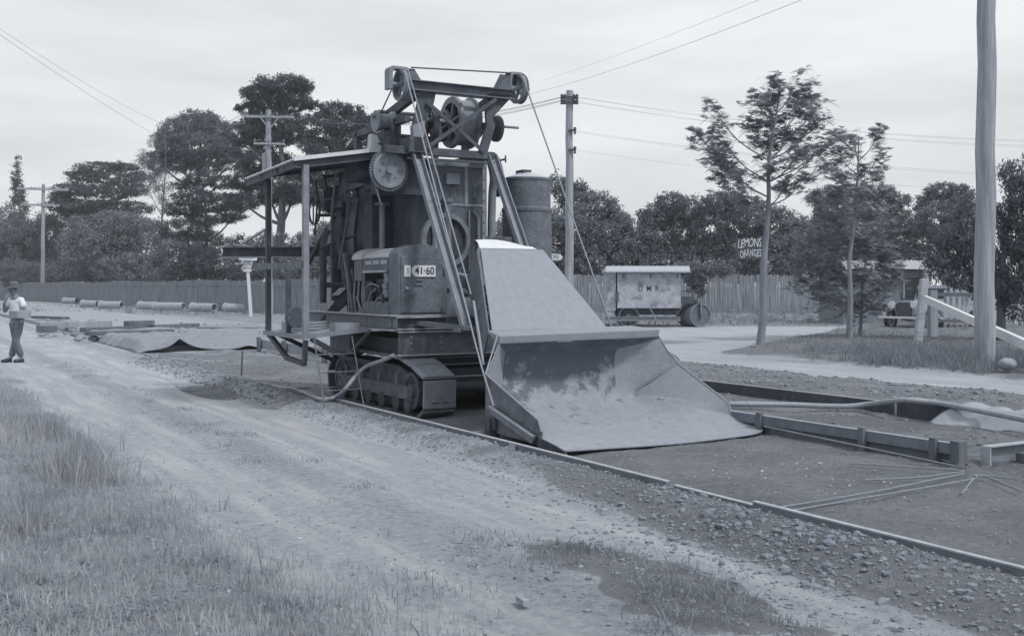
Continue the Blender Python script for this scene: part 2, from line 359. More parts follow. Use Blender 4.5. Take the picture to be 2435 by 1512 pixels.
mp3 = nd('ShaderNodeMapping', vector_type='TEXTURE'); mp3.inputs['Rotation'].default_value = (0, 0, math.atan2(-.866, .5)); mp3.inputs['Scale'].default_value = (14, .9, 1); t.links.new(P, mp3.inputs[0]); rut = noi(5, 5, .6, mp3.outputs[0]); dustc = mixc(ramp(rut, .42, .60, W1, W2), ramp(fine, .3, .7, tint(.27), tint(.44)), dustc); c = mixc(fd, soil, dustc); c = mixc(fk, c, darkc); c = mixc(fv, c, vegc); t.links.new(c, b.inputs['Base Color'])
h = mth('MULTIPLY_ADD', fine, 1.0, mth('MULTIPLY', grit, .45)); h = mth('MULTIPLY_ADD', track, .5, h)
amp = mth('MULTIPLY_ADD', fk, .75, .35); h = mth('MULTIPLY', h, amp)
bp = nd('ShaderNodeBump'); bp.inputs['Strength'].default_value = 1.0; bp.inputs['Distance'].default_value = .09; t.links.new(h, bp.inputs['Height']); t.links.new(bp.outputs[0], b.inputs['Normal'])
me.materials.append(gm); go = bpy.data.objects.new('ground', me); C.objects.link(go); go['kind'] = 'structure'
mb = MB(); mb.add([(-2000, -600, -.2), (2000, -600, -.2), (2000, 2400, -.2), (-2000, 2400, -.2)], [(0, 1, 2, 3)])
mb.build('distant_ground', mat('distant_grass', .17, .3, .3, .95), kind='structure')

rng = np.random.default_rng(7)
# clods and gravel: uncountable
ico = np.array([(0, 0, 1), (.89, 0, .45), (.28, .85, .45), (-.72, .53, .45), (-.72, -.53, .45), (.28, -.85, .45), (.72, .53, -.45), (-.28, .85, -.45), (-.89, 0, -.45), (-.28, -.85, -.45), (.72, -.53, -.45), (0, 0, -1)])
icf = np.array([(0, 1, 2), (0, 2, 3), (0, 3, 4), (0, 4, 5), (0, 5, 1), (1, 6, 2), (2, 7, 3), (3, 8, 4), (4, 9, 5), (5, 10, 1), (6, 7, 2), (7, 8, 3), (8, 9, 4), (9, 10, 5), (10, 6, 1), (11, 7, 6), (11, 8, 7), (11, 9, 8), (11, 10, 9), (11, 6, 10)])
def clods(name, regs, m, seed):
    r = np.random.default_rng(seed); P = []; S = []
    for (n, s0, s1, t0, t1, r0, r1) in regs:
        for _ in range(n):
            s_ = r.uniform(s0, s1); t_ = r.uniform(t0, t1) if t1 - t0 > .5 else r.normal((t0 + t1) / 2, (t1 - t0) / 2)
            p = M(s_, t_); sz = r0 + (r1 - r0) * r.random() ** 5
            if p.y < 1.5: continue
            if -.46 < t_ < -.34 or 2.76 < t_ < 2.9: continue
            P.append((p.x, p.y, gh(p.x, p.y) + sz * .12)); S.append(sz)
    P = np.array(P); S = np.array(S); n = len(P)
    v = ico[None] * (1 + .35 * r.uniform(-1, 1, (n, 12, 1))) * np.stack([r.uniform(.7, 1.4, n), r.uniform(.7, 1.4, n), r.uniform(.55, 1.0, n)], -1)[:, None] * S[:, None, None]
    a = r.uniform(0, 6.28, n); ca, sa = np.cos(a)[:, None], np.sin(a)[:, None]
    v = np.stack([v[..., 0] * ca - v[..., 1] * sa, v[..., 0] * sa + v[..., 1] * ca, v[..., 2]], -1) + P[:, None]
    T = v[:, icf].reshape(-1, 3, 3); ob = quads_obj(name, T, m); ob['kind'] = 'stuff'; return ob
tag(clods('loose_earth_clods', [(7000, -4, 9.0, -1.1, -.45, .003, .017), (900, 4, 8.6, -1.2, -.45, .006, .03), (1600, 3, 8.8, -1.7, -.5, .003, .02), (1100, 4.5, 7.5, -2.7, -1.2, .005, .02), (1800, -14, -4, -1.1, -.45, .006, .035), (3600, -6, 8.5, 5.5, 8.3, .008, .045), (2000, -6, 8, 3.0, 5.2, .006, .026), (3500, 0, 9.5, -.3, 2.8, .004, .016),
    (1200, -16, -3, -.3, 2.8, .008, .035), (420, -7.9, -5.3, -1.5, -.95, .008, .035), (900, 0, 8.6, -6.5, -4, .004, .018), (500, -6, 8.6, -3.6, -1.2, .003, .012)], m_clod, 3), 'loose dark clods and gravel scattered over the dug road bed and its banks', 'gravel')
tag(clods('rubble_heap', [(170, 5.0, 6.6, -1.2, -.75, .01, .04), (60, 5.2, 6.9, -1.3, -.55, .012, .045)], mat('broken_stone', .20, .35, 9, .95, .5, 30), 5), 'heap of broken stones beside the near form board, bottom right', 'stones')
tag(clods('pale_chips', [(60, 3.2, 5.0, .3, 1.9, .005, .018), (70, -1, 8.5, -6.5, -3.8, .005, .022), (60, -3, 8.5, -3.6, -.5, .004, .012)], mat('pale_chip', .40, .2, 9, .95), 6), 'pale stone chips scattered on the dirt', 'gravel')

# grass blades
def blades(name, pts, h0, h1, wd, m, label, lean=.45, seed=1):
    r = np.random.default_rng(seed); P = np.array(pts); n = len(P)
    h = r.uniform(h0, h1, n) * (.6 + .6 * r.random(n)); a = r.uniform(0, 6.28, n); ln = np.abs(r.normal(0, lean, n)) * h
    tip = P + np.stack([np.cos(a) * ln, np.sin(a) * ln, h], -1); mid = P + (tip - P) * .55 + np.stack([0 * h, 0 * h, h * .10], -1)
    b_ = r.uniform(0, 6.28, n); w_ = np.stack([np.cos(b_), np.sin(b_), 0 * b_], -1) * (wd * r.uniform(.6, 1.4, n))[:, None]
    Q = np.concatenate([np.stack([P - w_, P + w_, mid + w_ * .7, mid - w_ * .7], 1), np.stack([mid - w_ * .7, mid + w_ * .7, tip + w_ * .1, tip - w_ * .1], 1)])
    ob = quads_obj(name, Q, m); ob['kind'] = 'stuff'; return tag(ob, label, 'grass')
def scatter(n, test, xr, yr, clump=0, seed=1):
    r = random.Random(seed); out = []
    while len(out) < n:
        x = r.uniform(*xr); y = yr[0] * (yr[1] / yr[0]) ** r.random()
        if not test(x, y, r): continue
        for _ in range(clump + 1):
            q = (x + r.gauss(0, .05), y + r.gauss(0, .05)); out.append((q[0], q[1], gh(*q) - .01))
    return out
def t_verge(x, y, r):
    s, t = st((x, y)); k = noise.noise((x * .9, y * .9, 5)); 
    if abs(x / y) > .62: return False
    return t < -3.75 + .35 * k + .7 * sstep(3, 6, s) * (r.random() < .4) and k > -.45 + .5 * r.random() - .35 and not (s > 6.9 and t > -3.2)
def t_verge2(x, y, r):
    s, t = st((x, y)); k = noise.noise((x * .7, y * .7, 9)); return t < -4.0 and y > 5.6 + r.random() * 3 and k > .02 + .25 * r.random() and abs(x / y) < .62
def t_med(x, y, r):
    s, t = st((x, y)); k = noise.noise((x * 1.5, y * 1.5, 1)); return -2.8 < t < -2.1 and k > .1 and abs(x / y) < .6
def t_front(x, y, r):
    s, t = st((x, y)); e = ((s - 6.05) / 1.25) ** 2 + ((t + 2.1) / .6) ** 2; e += 1.3 * noise.noise((x * 1.3, y * 1.3, 3)) + r.random() * .8; return e < 1.1 and noise.noise((x * 3, y * 3, 2)) > -.1
blades('verge_grass', scatter(52000, t_verge, (-14, 3.0), (3.2, 26), 3, 1), .03, .10, .0035, l_grass, 'short dry grass over the left roadside verge')
blades('tall_verge_grass', scatter(16000, t_verge2, (-14, 1.0), (3.6, 24), 15, 2), .08, .34, .003, l_grass, 'tall seeding grass stems rising from the left verge', .5, 2)
blades('track_grass', scatter(1800, t_med, (-10, 5), (4, 25), 3, 3), .02, .07, .003, l_grass2, 'thin grass between the wheel tracks of the side road', .8, 3)
blades('spoil_grass', scatter(1700, t_front, (-1, 5), (3.5, 9), 3, 4), .02, .08, .0035, l_grass2, 'weeds on the dark spoil at the near edge of the road', .8, 4)
def t_isl(x, y, r):
    z, du, ve, dk = gprops(x, y); return ve > .3 and noise.noise((x * .6, y * .6, 4)) > -.1 + .4 * (r.random() - .5) 
blades('strip_grass', scatter(16000, t_isl, (4, 20), (16, 45), 5, 5), .02, .10, .006, l_grass2, 'rough grass on the nature strip around the white post and wattles', .5, 5)
blades('fence_grass', scatter(16000, lambda x, y, r: gprops(x, y)[2] > .3 and y > 44, (-45, 22), (44, 90), 5, 6), .06, .32, .012, l_grass2, 'long grass along the foot of the paling fences', .4, 6)
def t_base(x, y, r): return ((x - 9.3) / 2.4) ** 2 + ((y - 23.8) / 4.3) ** 2 < 1 + .9 * noise.noise((x * 1.3, y * .8, 3)) - .7 * r.random()
blades('post_weeds', scatter(9000, t_base, (5, 13), (18, 29), 5, 8), .06, .34, .007, l_grass2, 'tall weeds round the foot of the big pole and leaning white post', .45, 8)

def t_stalk(x, y, r):
    s, t = st((x, y)); return -4.4 < t < -3.5 and y < 12 and noise.noise((x * 1.2, y * 1.2, 21)) > .22
blades('weed_stalks', scatter(110, t_stalk, (-6, 2), (3.6, 12), 3, 31), .10, .26, .004, l_wattle, 'dark weed stalks along the edge of the left verge', .35, 31)

def litter(name, n, m, label, seed, a0, a1, test, xr, yr):
    P_ = np.array(scatter(n, test, xr, yr, 0, seed)); r = np.random.default_rng(seed); n = len(P_); P_[:, 2] += .012
    az = r.uniform(0, 6.28, n); L_ = r.uniform(a0, a1, n)[:, None]; a = np.stack([np.cos(az), np.sin(az), r.normal(0, .18, n)], -1) * L_; b_ = np.stack([-np.sin(az), np.cos(az), r.normal(0, .2, n)], -1) * L_ * .35
    ob = quads_obj(name, np.stack([P_ - a, P_ + b_, P_ + a, P_ - b_], 1), m); ob['kind'] = 'stuff'; return tag(ob, label, 'litter')
m_leaf1 = mat('dead_leaf_pale', .42, .25, 9, .9); m_leaf2 = mat('dead_leaf_dark', .13, .3, 9, .9)
t_lit = lambda x, y, r: st((x, y))[1] < -2.9 + .5 * noise.noise((x, y, 1)) and abs(x / y) < .62 and r.random() < .35 + noise.noise((x * .9, y * .9, 12))
litter('dead_leaves', 1500, m_leaf1, 'pale dead leaves and straw lying through the verge grass', 51, .006, .022, t_lit, (-8, 3), (3.2, 13))
litter('dark_litter', 1100, m_leaf2, 'dark bark scraps and leaves on the verge and track edge', 52, .006, .026, t_lit, (-8, 3), (3.2, 13))

def weeds(name, n, test, xr, yr, label, seed, m, h=.22, lf=.05, per=34):
    r = np.random.default_rng(seed); P_ = np.array(scatter(n, test, xr, yr, 0, seed)); sz = r.uniform(.35, 1, len(P_))
    Cn = np.repeat(P_, per, 0) + r.normal(size=(len(P_) * per, 3)) * np.repeat(sz, per)[:, None] * np.array([h * .8, h * .8, h * .45]); Cn[:, 2] = np.abs(Cn[:, 2] - .02) + .02
    n_ = len(Cn); a = r.normal(size=(n_, 3)); a[:, 2] = np.abs(a[:, 2]); a /= np.linalg.norm(a, axis=1)[:, None]; b_ = np.cross(a, r.normal(size=(n_, 3))); b_ /= np.linalg.norm(b_, axis=1)[:, None]
    l = (lf * r.uniform(.5, 1.4, n_))[:, None]; ob = quads_obj(name, np.stack([Cn - a * l * .5, Cn + b_ * l * .22, Cn + a * l * .5, Cn - b_ * l * .22], 1), m); ob['kind'] = 'stuff'; return tag(ob, label, 'weeds')
weeds('leafy_weeds', 420, lambda x, y, r: (gprops(x, y)[2] > .3 and noise.noise((x * .8, y * .8, 31)) > .05) or (t_base(x, y, r) and r.random() < .5), (5, 14), (20, 40), 'low leafy weeds among the wattles and round the white post', 61, l_grass2)
weeds('fence_foot_weeds', 260, lambda x, y, r: y > 46 and gprops(x, y)[2] > .4, (-40, 20), (46, 75), 'leafy weeds along the foot of the fences', 62, l_grass2, .35, .13, 30)
weeds('verge_weeds', 120, lambda x, y, r: st((x, y))[1] < -4 and noise.noise((x * .7, y * .7, 41)) > .1 and abs(x / y) < .6, (-9, 1), (4, 18), 'low broad leaved weeds in the left verge grass', 63, l_grass2, .09, .03, 30)
# ------------------------------------------------------------------ the crawler-mounted road paver
pv = thing('concrete_paver', 'big dark crawler mixing machine with open skip, roofed platform and tall hoist frame', 'paving machine', M(-2.6, 1.35, 0))
def mb(): return MB(M)
def P3(q): return Vector(q)
# crawlers
def crawler(t0, t1):
    b = mb(); tm = (t0 + t1) / 2
    b.prism([(-1.75, t0 + .06, .14), (-1.72, t0 + .06, .42), (-2.4, t0 + .06, .60), (-4.35, t0 + .06, .62), (-4.75, t0 + .06, .42), (-4.75, t0 + .06, .16), (-4.4, t0 + .06, .06), (-2.0, t0 + .06, .06)], (0, t1 - t0 - .12, 0))
    root = b.build('crawler', m_black, pv)
    b = mb(); b.prism([(-4.55, t0 + .045, .2), (-1.95, t0 + .045, .2), (-1.9, t0 + .045, .44), (-2.4, t0 + .045, .60), (-4.3, t0 + .045, .62), (-4.6, t0 + .045, .45)], (0, .02, 0)); b.build('side_shield', m_iron_dark, root)
    b = mb(); b.box(-4.5, -1.95, t0 + .005, t0 + .065, .20, .34); b.box(-4.5, -1.95, t0 - .0, t0 + .065, .335, .355); b.box(-4.5, -1.95, t0 - .0, t0 + .065, .185, .203)
    for s_ in (-4.2, -3.6, -3.0, -2.4): b.box(s_ - .03, s_ + .03, t0 + .0, t0 + .06, .2, .5)
    b.build('side_frame', m_iron, root)
    for s_ in (-4.3, -3.83, -3.36, -2.89, -2.42, -2.05):
        b = mb(); b.lathe((s_, t0 + .0, .12), (0, 1, 0), [(0, .03), (0, .10), (.06, .10)], 16); b.build('roller', m_iron_dark, root)
    for s_, z_, r_ in ((-1.98, .30, .24), (-4.45, .34, .26)):
        b = mb(); b.lathe((s_, t0 + .055, z_), (0, -1, 0), [(0, r_), (.03, r_), (.03, r_ - .05), (.01, r_ - .06), (.01, .10), (.05, .09), (.055, .0)], 24); b.build('idler', m_iron_dark, root)
    loop = [(-1.59, .10), (-1.57, .47), (-1.93, .60), (-2.32, .685), (-2.66, .70), (-3.0, .705), (-3.34, .71), (-3.68, .715), (-4.02, .72), (-4.36, .70), (-4.70, .60), (-4.92, .36), (-4.88, .12), (-4.62, .02), (-4.28, .0), (-3.94, .0), (-3.6, .0), (-3.26, .0), (-2.92, .0), (-2.58, .0), (-2.24, -.02), (-1.80, -.03)]
    for i in range(len(loop)):
        a = Vector((loop[i][0], 0, loop[i][1])); c = Vector((loop[(i + 1) % len(loop)][0], 0, loop[(i + 1) % len(loop)][1]))
        d = (c - a); mid = (a + c) / 2; n = Vector((-d.z, 0, d.x)).normalized(); cen = Vector((-3.2, 0, .35))
        if n.dot(mid - cen) < 0: n = -n
        a2 = a + d * .025; c2 = c - d * .025; q = mb()
        q.hexa([tuple(a2 + Vector((0, t0, 0))), tuple(c2 + Vector((0, t0, 0))), tuple(c2 + Vector((0, t1, 0))), tuple(a2 + Vector((0, t1, 0))),
                tuple(a2 + n * .045 + Vector((0, t0, 0))), tuple(c2 + n * .045 + Vector((0, t0, 0))), tuple(c2 + n * .045 + Vector((0, t1, 0))), tuple(a2 + n * .045 + Vector((0, t1, 0)))])
        q.box(mid.x - .05, mid.x + .05, t0 + .12, t0 + .16, mid.z - .03, mid.z + .03)
        q.build('track_shoe', m_iron_mid if i < 4 else m_iron, root, bevel=.006)
    b = mb()
    for k in range(2): b.box(-1.51, -1.505, t0 + .1 + k * .14, t0 + .2 + k * .14, .175, .19)
    b.build('grouser_slot', m_black, root)
crawler(.15, .60); crawler(2.12, 2.57)
b = mb(); b.box(-4.6, -2.0, .62, 2.1, .30, .55); b.box(-3.9, -2.7, .7, 2.0, .55, .80); b.build('undercarriage', m_black, pv)
b = mb()
for s_ in (-2.0, -4.4): b.lathe((s_, .2, .32), (0, 1, 0), [(0, .07), (2.3, .07)], 12)
b.build('axle', m_iron_dark, pv)
# main frame
def trans(nm, s_, t0, t1, z0, z1, m=m_iron, fl=.10):
    b = mb(); b.box(s_ - .015, s_, t0, t1, z0 + .02, z1 - .02); r = b.build(nm, m, pv)
    b = mb(); b.box(s_ - fl / 2, s_ + fl / 2, t0 - .01, t1 + .01, z1 - .02, z1); b.box(s_ - fl / 2, s_ + fl / 2, t0 - .01, t1 + .01, z0, z0 + .02); b.build('flange', m_edge, r, bevel=.003); return r
r = trans('front_girder', -2.2, .10, 2.55, .735, 1.06)
b = mb()
for t_ in (.28, .72, 1.2, 1.7):
    for z_ in (.82, .90, .98): b.lathe((-2.2, t_, z_), (1, 0, 0), [(0, .014), (.012, .012), (.016, 0.004)], 8)
b.build('rivets', m_edge, r)
trans('upper_girder', -2.24, .08, 2.5, 1.075, 1.25, m_iron_dark, .12)
for a_ in ((-2.33, -2.17, .05, .07), (-2.25, -2.17, .80, .95), (-2.25, -2.17, 1.6, 1.72)): b = mb(); b.box(*a_, 1.09, 1.24); b.build('stiffener', m_iron, pv)
b = mb(); b.box(-5.6, -2.26, .05, .065, 1.09, 1.25); r = b.build('side_channel', m_iron, pv)
b = mb(); b.box(-5.6, -2.2, .0, .12, 1.252, 1.272); b.box(-5.6, -2.2, .0, .12, 1.063, 1.083); b.build('flange', m_edge, r, bevel=.003)
b = mb(); b.box(-5.6, -2.26, 2.40, 2.5, 1.08, 1.26); b.build('side_channel', m_iron, pv)
trans('lower_girder', -2.45, .62, 2.1, .58, .70, m_iron_dark, .12)
trans('lower_girder', -2.05, .62, 2.1, .34, .47, m_iron_dark, .12)
b = mb(); b.box(-4.55, -3.75, .04, .06, .70, 1.06); b.build('side_plate', m_iron, pv)
b = mb(); b.bar((-3.75, .07, .72), (-3.1, .07, 1.03), .05, .03); b.build('gusset_bar', m_iron_mid, pv)
b = mb(); b.box(-5.4, -2.3, .2, 2.3, 1.04, 1.075); b.box(-5.0, -2.4, .25, 2.2, .74, .95); b.build('deck', m_black, pv)
b = mb(); b.ibeam((-1.0, 2.62, 1.02), (-3.0, 2.62, 1.02), .16, .26); b.build('outrigger_beam', m_iron_dark, pv)
b = mb(); b.bar((-2.2, .42, 1.16), (-.85, .42, 1.14), .14, .05); b.bar((-2.2, 2.3, 1.16), (-.85, 2.3, 1.14), .14, .05); b.box(-1.05, -.9, .3, 2.3, 1.09, 1.14); b.build('skip_pivot_frame', m_iron, pv)
# engine housing
e0, e1 = .10, .74; zc = 2.03
def arch(s_, t0=e0, t1=e1, z0=1.27, zs=2.05, zt=2.20, n=14):
    tm, h = (t0 + t1) / 2, (t1 - t0) / 2
    return [(s_, t0, z0)] + [(s_, tm - h * math.cos(math.pi * k / n), zs + (zt - zs) * math.sin(math.pi * k / n)) for k in range(n + 1)] + [(s_, t1, z0)]
b = mb(); b.prism(arch(-2.20), (-.33, 0, 0)); eh = b.build('engine_housing', m_iron, pv, bevel=.006)
b = mb(); b.box(-2.198, -2.182, .13, .71, 1.30, 2.03); dr = b.build('radiator_door', m_iron, eh, bevel=.006)
b = mb(); b.box(-2.18, -2.165, .32, .44, 1.66, 1.675); b.box(-2.18, -2.165, .32, .44, 1.72, 1.735); b.box(-2.18, -2.165, .32, .335, 1.66, 1.735); b.box(-2.18, -2.165, .425, .44, 1.66, 1.735); b.build('latch', m_iron_mid, dr)
b = mb(); b.lathe((-2.182, .20, 1.62), (1, 0, 0), [(0, .02), (.05, .015)], 8); b.build('handle', m_edge, dr)
def hood(s_):
    return [p for p in arch(s_, zs=2.03, zt=2.17)[1:-1]]
b = mb(); A_, B_ = hood(-2.53), hood(-3.42); n = len(A_)
b.add(A_ + B_, [(i, i + 1, n + i + 1, n + i) for i in range(n - 1)], True); b.add([(p[0], p[1], p[2] - .012) for p in A_ + B_], [(i, i + 1, n + i + 1, n + i) for i in range(n - 1)], True)
b.build('hood', m_tin, eh)
b = mb(); b.box(-3.42, -2.54, e0, e0 + .015, 1.86, 2.035); sp = b.build('hood_side', m_iron, eh)
b = mb(); b.box(-3.36, -2.56, e0 - .035, e0 - .002, 1.83, 1.862); b.build('drip_rail', m_edge, eh)
b = mb()
for k in range(3): b.box(-3.30 + k * .26, -3.09 + k * .26, e0 - .012, e0 - .001, 1.94, 1.995)
b.build('louvre', m_edge, sp, bevel=.004)
b = mb(); b.box(-3.42, -2.54, e0, e0 + .015, 1.27, 1.44); b.box(-3.42, -3.36, e0, e0 + .02, 1.44, 1.86); b.build('side_base', m_iron, eh)
b = mb(); b.box(-3.3, -2.6, .25, .6, 1.35, 1.75); b.box(-3.2, -2.7, .3, .5, 1.75, 1.93)
for k in range(4): b.lathe((-3.2 + k * .16, .24, 1.60), (0, -1, 0), [(0, .05), (.06, .05)], 10)
b.lathe((-2.72, .18, 1.5), (1, 0, 0), [(0, .12), (.05, .12)], 18); b.build('engine_block', m_iron_dark, eh)
b = mb(); b.path(bez([(-2.65, .14, 1.83), (-2.62, .12, 1.72), (-2.66, .12, 1.62), (-2.63, .13, 1.5)]), [.035, .05, .055, .05, .045, .04] * 4 + [.04], 8); b.build('carburettor', m_iron_mid, eh)
b = mb()
for k, (s0, z0, s1, z1) in enumerate(((-3.3, 1.35, -3.0, 1.62), (-3.35, 1.62, -2.9, 1.64), (-3.15, 1.28, -2.75, 1.52), (-2.9, 1.30, -2.72, 1.42))): b.path(bez([(s0, .12, z0), ((s0 + s1) / 2, .10, (z0 + z1) / 2 + .05), (s1, .13, z1)]), .013, 6)
b.build('fuel_pipe', m_iron_mid, eh)
b = mb(); b.prism(arch(-3.45, .10, .58, 1.72, 2.0, 2.16), (-.30, 0, 0)); b.build('fuel_tank', m_iron, eh, bevel=.005)
b = mb(); b.prism(arch(-3.43, .08, .60, 2.02, 2.03, 2.18), (-.36, 0, 0)); b.build('fuel_tank_cover', m_tin, eh)
b = mb()
for s_ in (-3.45, -3.6, -3.75): b.path([(s_, .12, 1.72), (s_ - .02, .11, 1.5), (s_ + .03, .12, 1.28)], .018, 6)
b.path([(-3.9, .06, 1.85), (-3.85, .06, 1.28)], .012, 6); b.path([(-3.3, .05, 1.28), (-3.55, .05, 1.5)], .012, 6); b.build('control_lever', m_iron_mid, pv)
b = mb(); b.path([(-3.44, .40, 2.1), (-3.44, .40, 2.80)], .042, 10); b.lathe((-3.44, .40, 2.79), (0, 0, 1), [(0, .115), (.03, .10), (.05, .03)], 16); b.build('exhaust_stack', m_iron_mid, pv)
# number plate on the door
s_ = -2.165; p0 = pS(962, 645, s_)[1]; p1 = pS(977, 645, s_)[1]; p2 = pS(980, 645, s_)[1]; p3 = pS(1036, 645, s_)[1]; z1 = pS(990, 631, s_)[2]; z0 = pS(990, 658, s_)[2]
b = mb(); b.box(-2.181, s_, p0, p1, z0, z1); pt = b.build('number_plate', m_white, dr)
b = mb(); b.prism([(s_, p2, (z0 + z1) / 2 - .03), (s_, p2, (z0 + z1) / 2 + .03), (s_, p2 + .04, z1), (s_, p3, z1), (s_, p3, z0), (s_, p2 + .04, z0)], (-.016, 0, 0)); pl = b.build('number_plate', m_white, dr)
text('41\u00b760', .135, m_letter, pl, M(s_ + .003, (p2 + p3) / 2 + .01, (z0 + z1) / 2), V, (0, 0, 1), 'plate_number', .001, .92, .002)
text('S', .10, m_letter_soft, pt, M(s_ + .003, (p0 + p1) / 2, (z0 + z1) / 2), V, (0, 0, 1), 'plate_letter', .001, .7)
# drum casing & mixing drum
b = mb(); b.box(-4.0, -2.66, .75, 1.66, 1.28, 3.38); cs = b.build('drum_casing', m_casing, pv, bevel=.01)
b = mb()
for k in range(22):
    z_ = 1.36 + k * .092
    for t_ in (.79, 1.64): b.lathe((-2.66, t_, z_), (1, 0, 0), [(0, .011), (.009, .008), (.011, .002)], 6)
for k in range(9): b.lathe((-2.66, .84 + k * .095, 3.24), (1, 0, 0), [(0, .011), (.009, .008), (.011, .002)], 6)
b.build('rivets', m_iron_mid, cs)
b = mb(); b.path(bez([(-2.6, .62, 1.28), (-2.45, .78, 1.5), (-2.5, .82, 1.9), (-2.62, .80, 2.4), (-2.62, .66, 2.9)]), .018, 6); b.path(bez([(-2.55, 1.55, 1.28), (-2.4, 1.45, 1.6), (-2.55, 1.48, 2.0)]), .022, 6); b.build('oil_pipe', m_iron_mid, pv)
b = mb(); b.box(-3.9, -2.75, .30, .748, 3.02, 3.40); b.box(-3.6, -3.1, -.1, .30, 3.10, 3.36); b.build('gear_case', m_black, pv)
b = mb(); b.path([(-2.62, 1.02, 1.9), (-2.62, 1.02, 2.85)], .055, 10); b.lathe((-2.62, 1.02, 2.80), (0, 0, 1), [(0, .08), (.05, .08)], 12); b.build('standpipe', m_iron, pv)
b = mb()
for t_ in (.80, 1.30, 1.58):
    b.box(-2.66, -2.645, t_, t_ + .05, 2.75 if t_ == 1.30 else 1.4, 3.36)
b.box(-2.66, -2.64, .76, 1.65, 3.30, 3.36); b.box(-2.66, -2.648, .76, 1.65, 2.76, 2.79)
for k in range(12): b.lathe((-2.639, 1.605, 1.5 + k * .15), (1, 0, 0), [(0, .014), (.012, .010)], 6); b.lathe((-2.645, 1.2 + .0 * k, 2.8 + .04 * k), (1, 0, 0), [(0, .006), (.006, .004)], 5)
b.build('casing_strap', m_iron_mid, cs)
oc = pS(1062, 571, -2.6)
b = mb(); b.ring((-2.66, oc[1], oc[2]), (1, 0, 0), .31, .375, .07, 40); b.build('drum_opening_ring', mat('ring_iron', .17, .3, 8, .7, .4, 30), pv)
b = mb(); b.box(-3.9, -2.72, 1.66, 2.1, 1.28, 2.35); b.build('lower_casing', m_casing, pv, bevel=.01)
b = mb(); b.box(-2.64, -2.62, 1.35, 1.37, 1.5, 2.7); b.box(-2.66, -2.60, 1.0, 1.2, 3.05, 3.2); b.path([(-2.62, 1.50, 1.4), (-2.62, 1.50, 2.6), (-2.62, 1.42, 2.7)], .02, 6); b.build('casing_pipework', m_iron_mid, pv)
b = mb(); b.lathe((-2.70, oc[1], oc[2]), (1, 0, 0), [(0, .302), (.05, .302)], 32); b.build('drum_mouth', m_black, pv)
b = mb(); n = 10; pr = [(-2.665, .80)] + [(-4.25 - .25 * math.sin(math.pi / 2 * k / n), .78 + .28 * (1 - math.cos(math.pi / 2 * k / n))) for k in range(n + 1)] + [(-4.5, 1.6), (-2.665, 1.6)]
b.prism([(a, c, 1.28) for a, c in pr], (0, 0, 1.72)); dh = b.build('drum_side_housing', m_casing, pv, bevel=.008)
b = mb(); b.box(-4.2, -2.67, .772, .782, 2.955, 2.995); b.box(-3.42, -3.40, .772, .782, 1.3, 2.95); b.build('housing_seam', m_iron_mid, dh)
h_ = pT(935, 526, .775); b = mb(); b.ring((h_[0], .775, h_[2]), (0, -1, 0), .035, .065, .04, 20); b.lathe((h_[0], .775, h_[2]), (0, -1, 0), [(0, .037), (.02, .035)], 12); b.build('inspection_port', m_black, dh)
b = mb(); b.box(-4.15, -3.85, .42, .76, 1.3, 3.3); b.box(-4.6, -4.5, 1.0, 1.6, 1.3, 3.2); b.build('rear_column', m_iron_dark, pv)
# chain wheel
g = pS(926, 405, -2.5); b = mb(); b.lathe((-2.56, g[1], g[2]), (1, 0, 0), [(0, .235), (.07, .235), (.07, .20), (.05, .19), (.05, .05), (.11, .05), (.11, .0)], 36)
gw = b.build('chain_wheel', m_iron_mid, pv)
b = mb()
for k in range(8): a = k * math.pi / 4; b.lathe((-2.5, g[1] + .13 * math.cos(a), g[2] + .13 * math.sin(a)), (1, 0, 0), [(0, .012), (.006, .012)], 8)
b.build('wheel_bolt', m_iron, gw)
b = mb(); n = 44
for k in range(n):
    a = 2 * math.pi * k / n
    if -2.2 < a - math.pi / 2 * 3 < -.0 and False: continue
    b.bar((-2.52, g[1] + .262 * math.cos(a), g[2] + .262 * math.sin(a)), (-2.52, g[1] + .262 * math.cos(a + .10), g[2] + .262 * math.sin(a + .10)), .035, .02, up=(1, 0, 0))
b.path([(-2.54, g[1] - .26, g[2]), (-2.54, g[1] - .10, g[2] - .46)], .014, 6); b.build('drive_chain', m_iron, pv)
b = mb(); b.box(-2.9, -2.62, g[1] - .10, g[1] + .55, g[2] - .30, g[2] + .24); b.build('gearbox', m_black, pv)
# mast legs (skip guides)
def channel(nm, p0, p1, w_, m=m_iron_mid, dp=.07):
    b = mb(); p0, p1 = Vector(p0), Vector(p1); d = (p1 - p0).normalized(); side = Vector((0, 1, 0)); nrm = d.cross(side).normalized()
    if nrm.x < 0: nrm = -nrm
    b.bar(p0, p1, w_, .012, nrm)
    for sg in (-1, 1): b.bar(p0 + side * sg * (w_ / 2 - .006) + nrm * dp / 2, p1 + side * sg * (w_ / 2 - .006) + nrm * dp / 2, .014, dp, nrm)
    return b.build(nm, m, pv)
channel('skip_guide', (-2.42, .44, 3.42), (-1.02, .46, 1.14), .13)
channel('skip_guide', (-2.42, 1.60, 3.42), (-1.2, 1.62, 1.5), .13)
b = mb(); b.box(-2.50, -2.38, .02, 1.62, 3.40, 3.50); b.box(-2.40, -2.36, .3, 1.62, 3.33, 3.36); b.build('top_crosshead', m_iron_dark, pv)
b = mb(); b.box(-2.6, -2.3, .30, .56, 3.42, 3.62); b.build('mast_bracket', m_iron_dark, pv)
b = mb(); b.box(-4.0, -2.5, .3, .38, 3.40, 3.50); b.box(-4.0, -2.5, 1.54, 1.62, 3.40, 3.50); b.build('top_rail', m_iron_dark, pv)
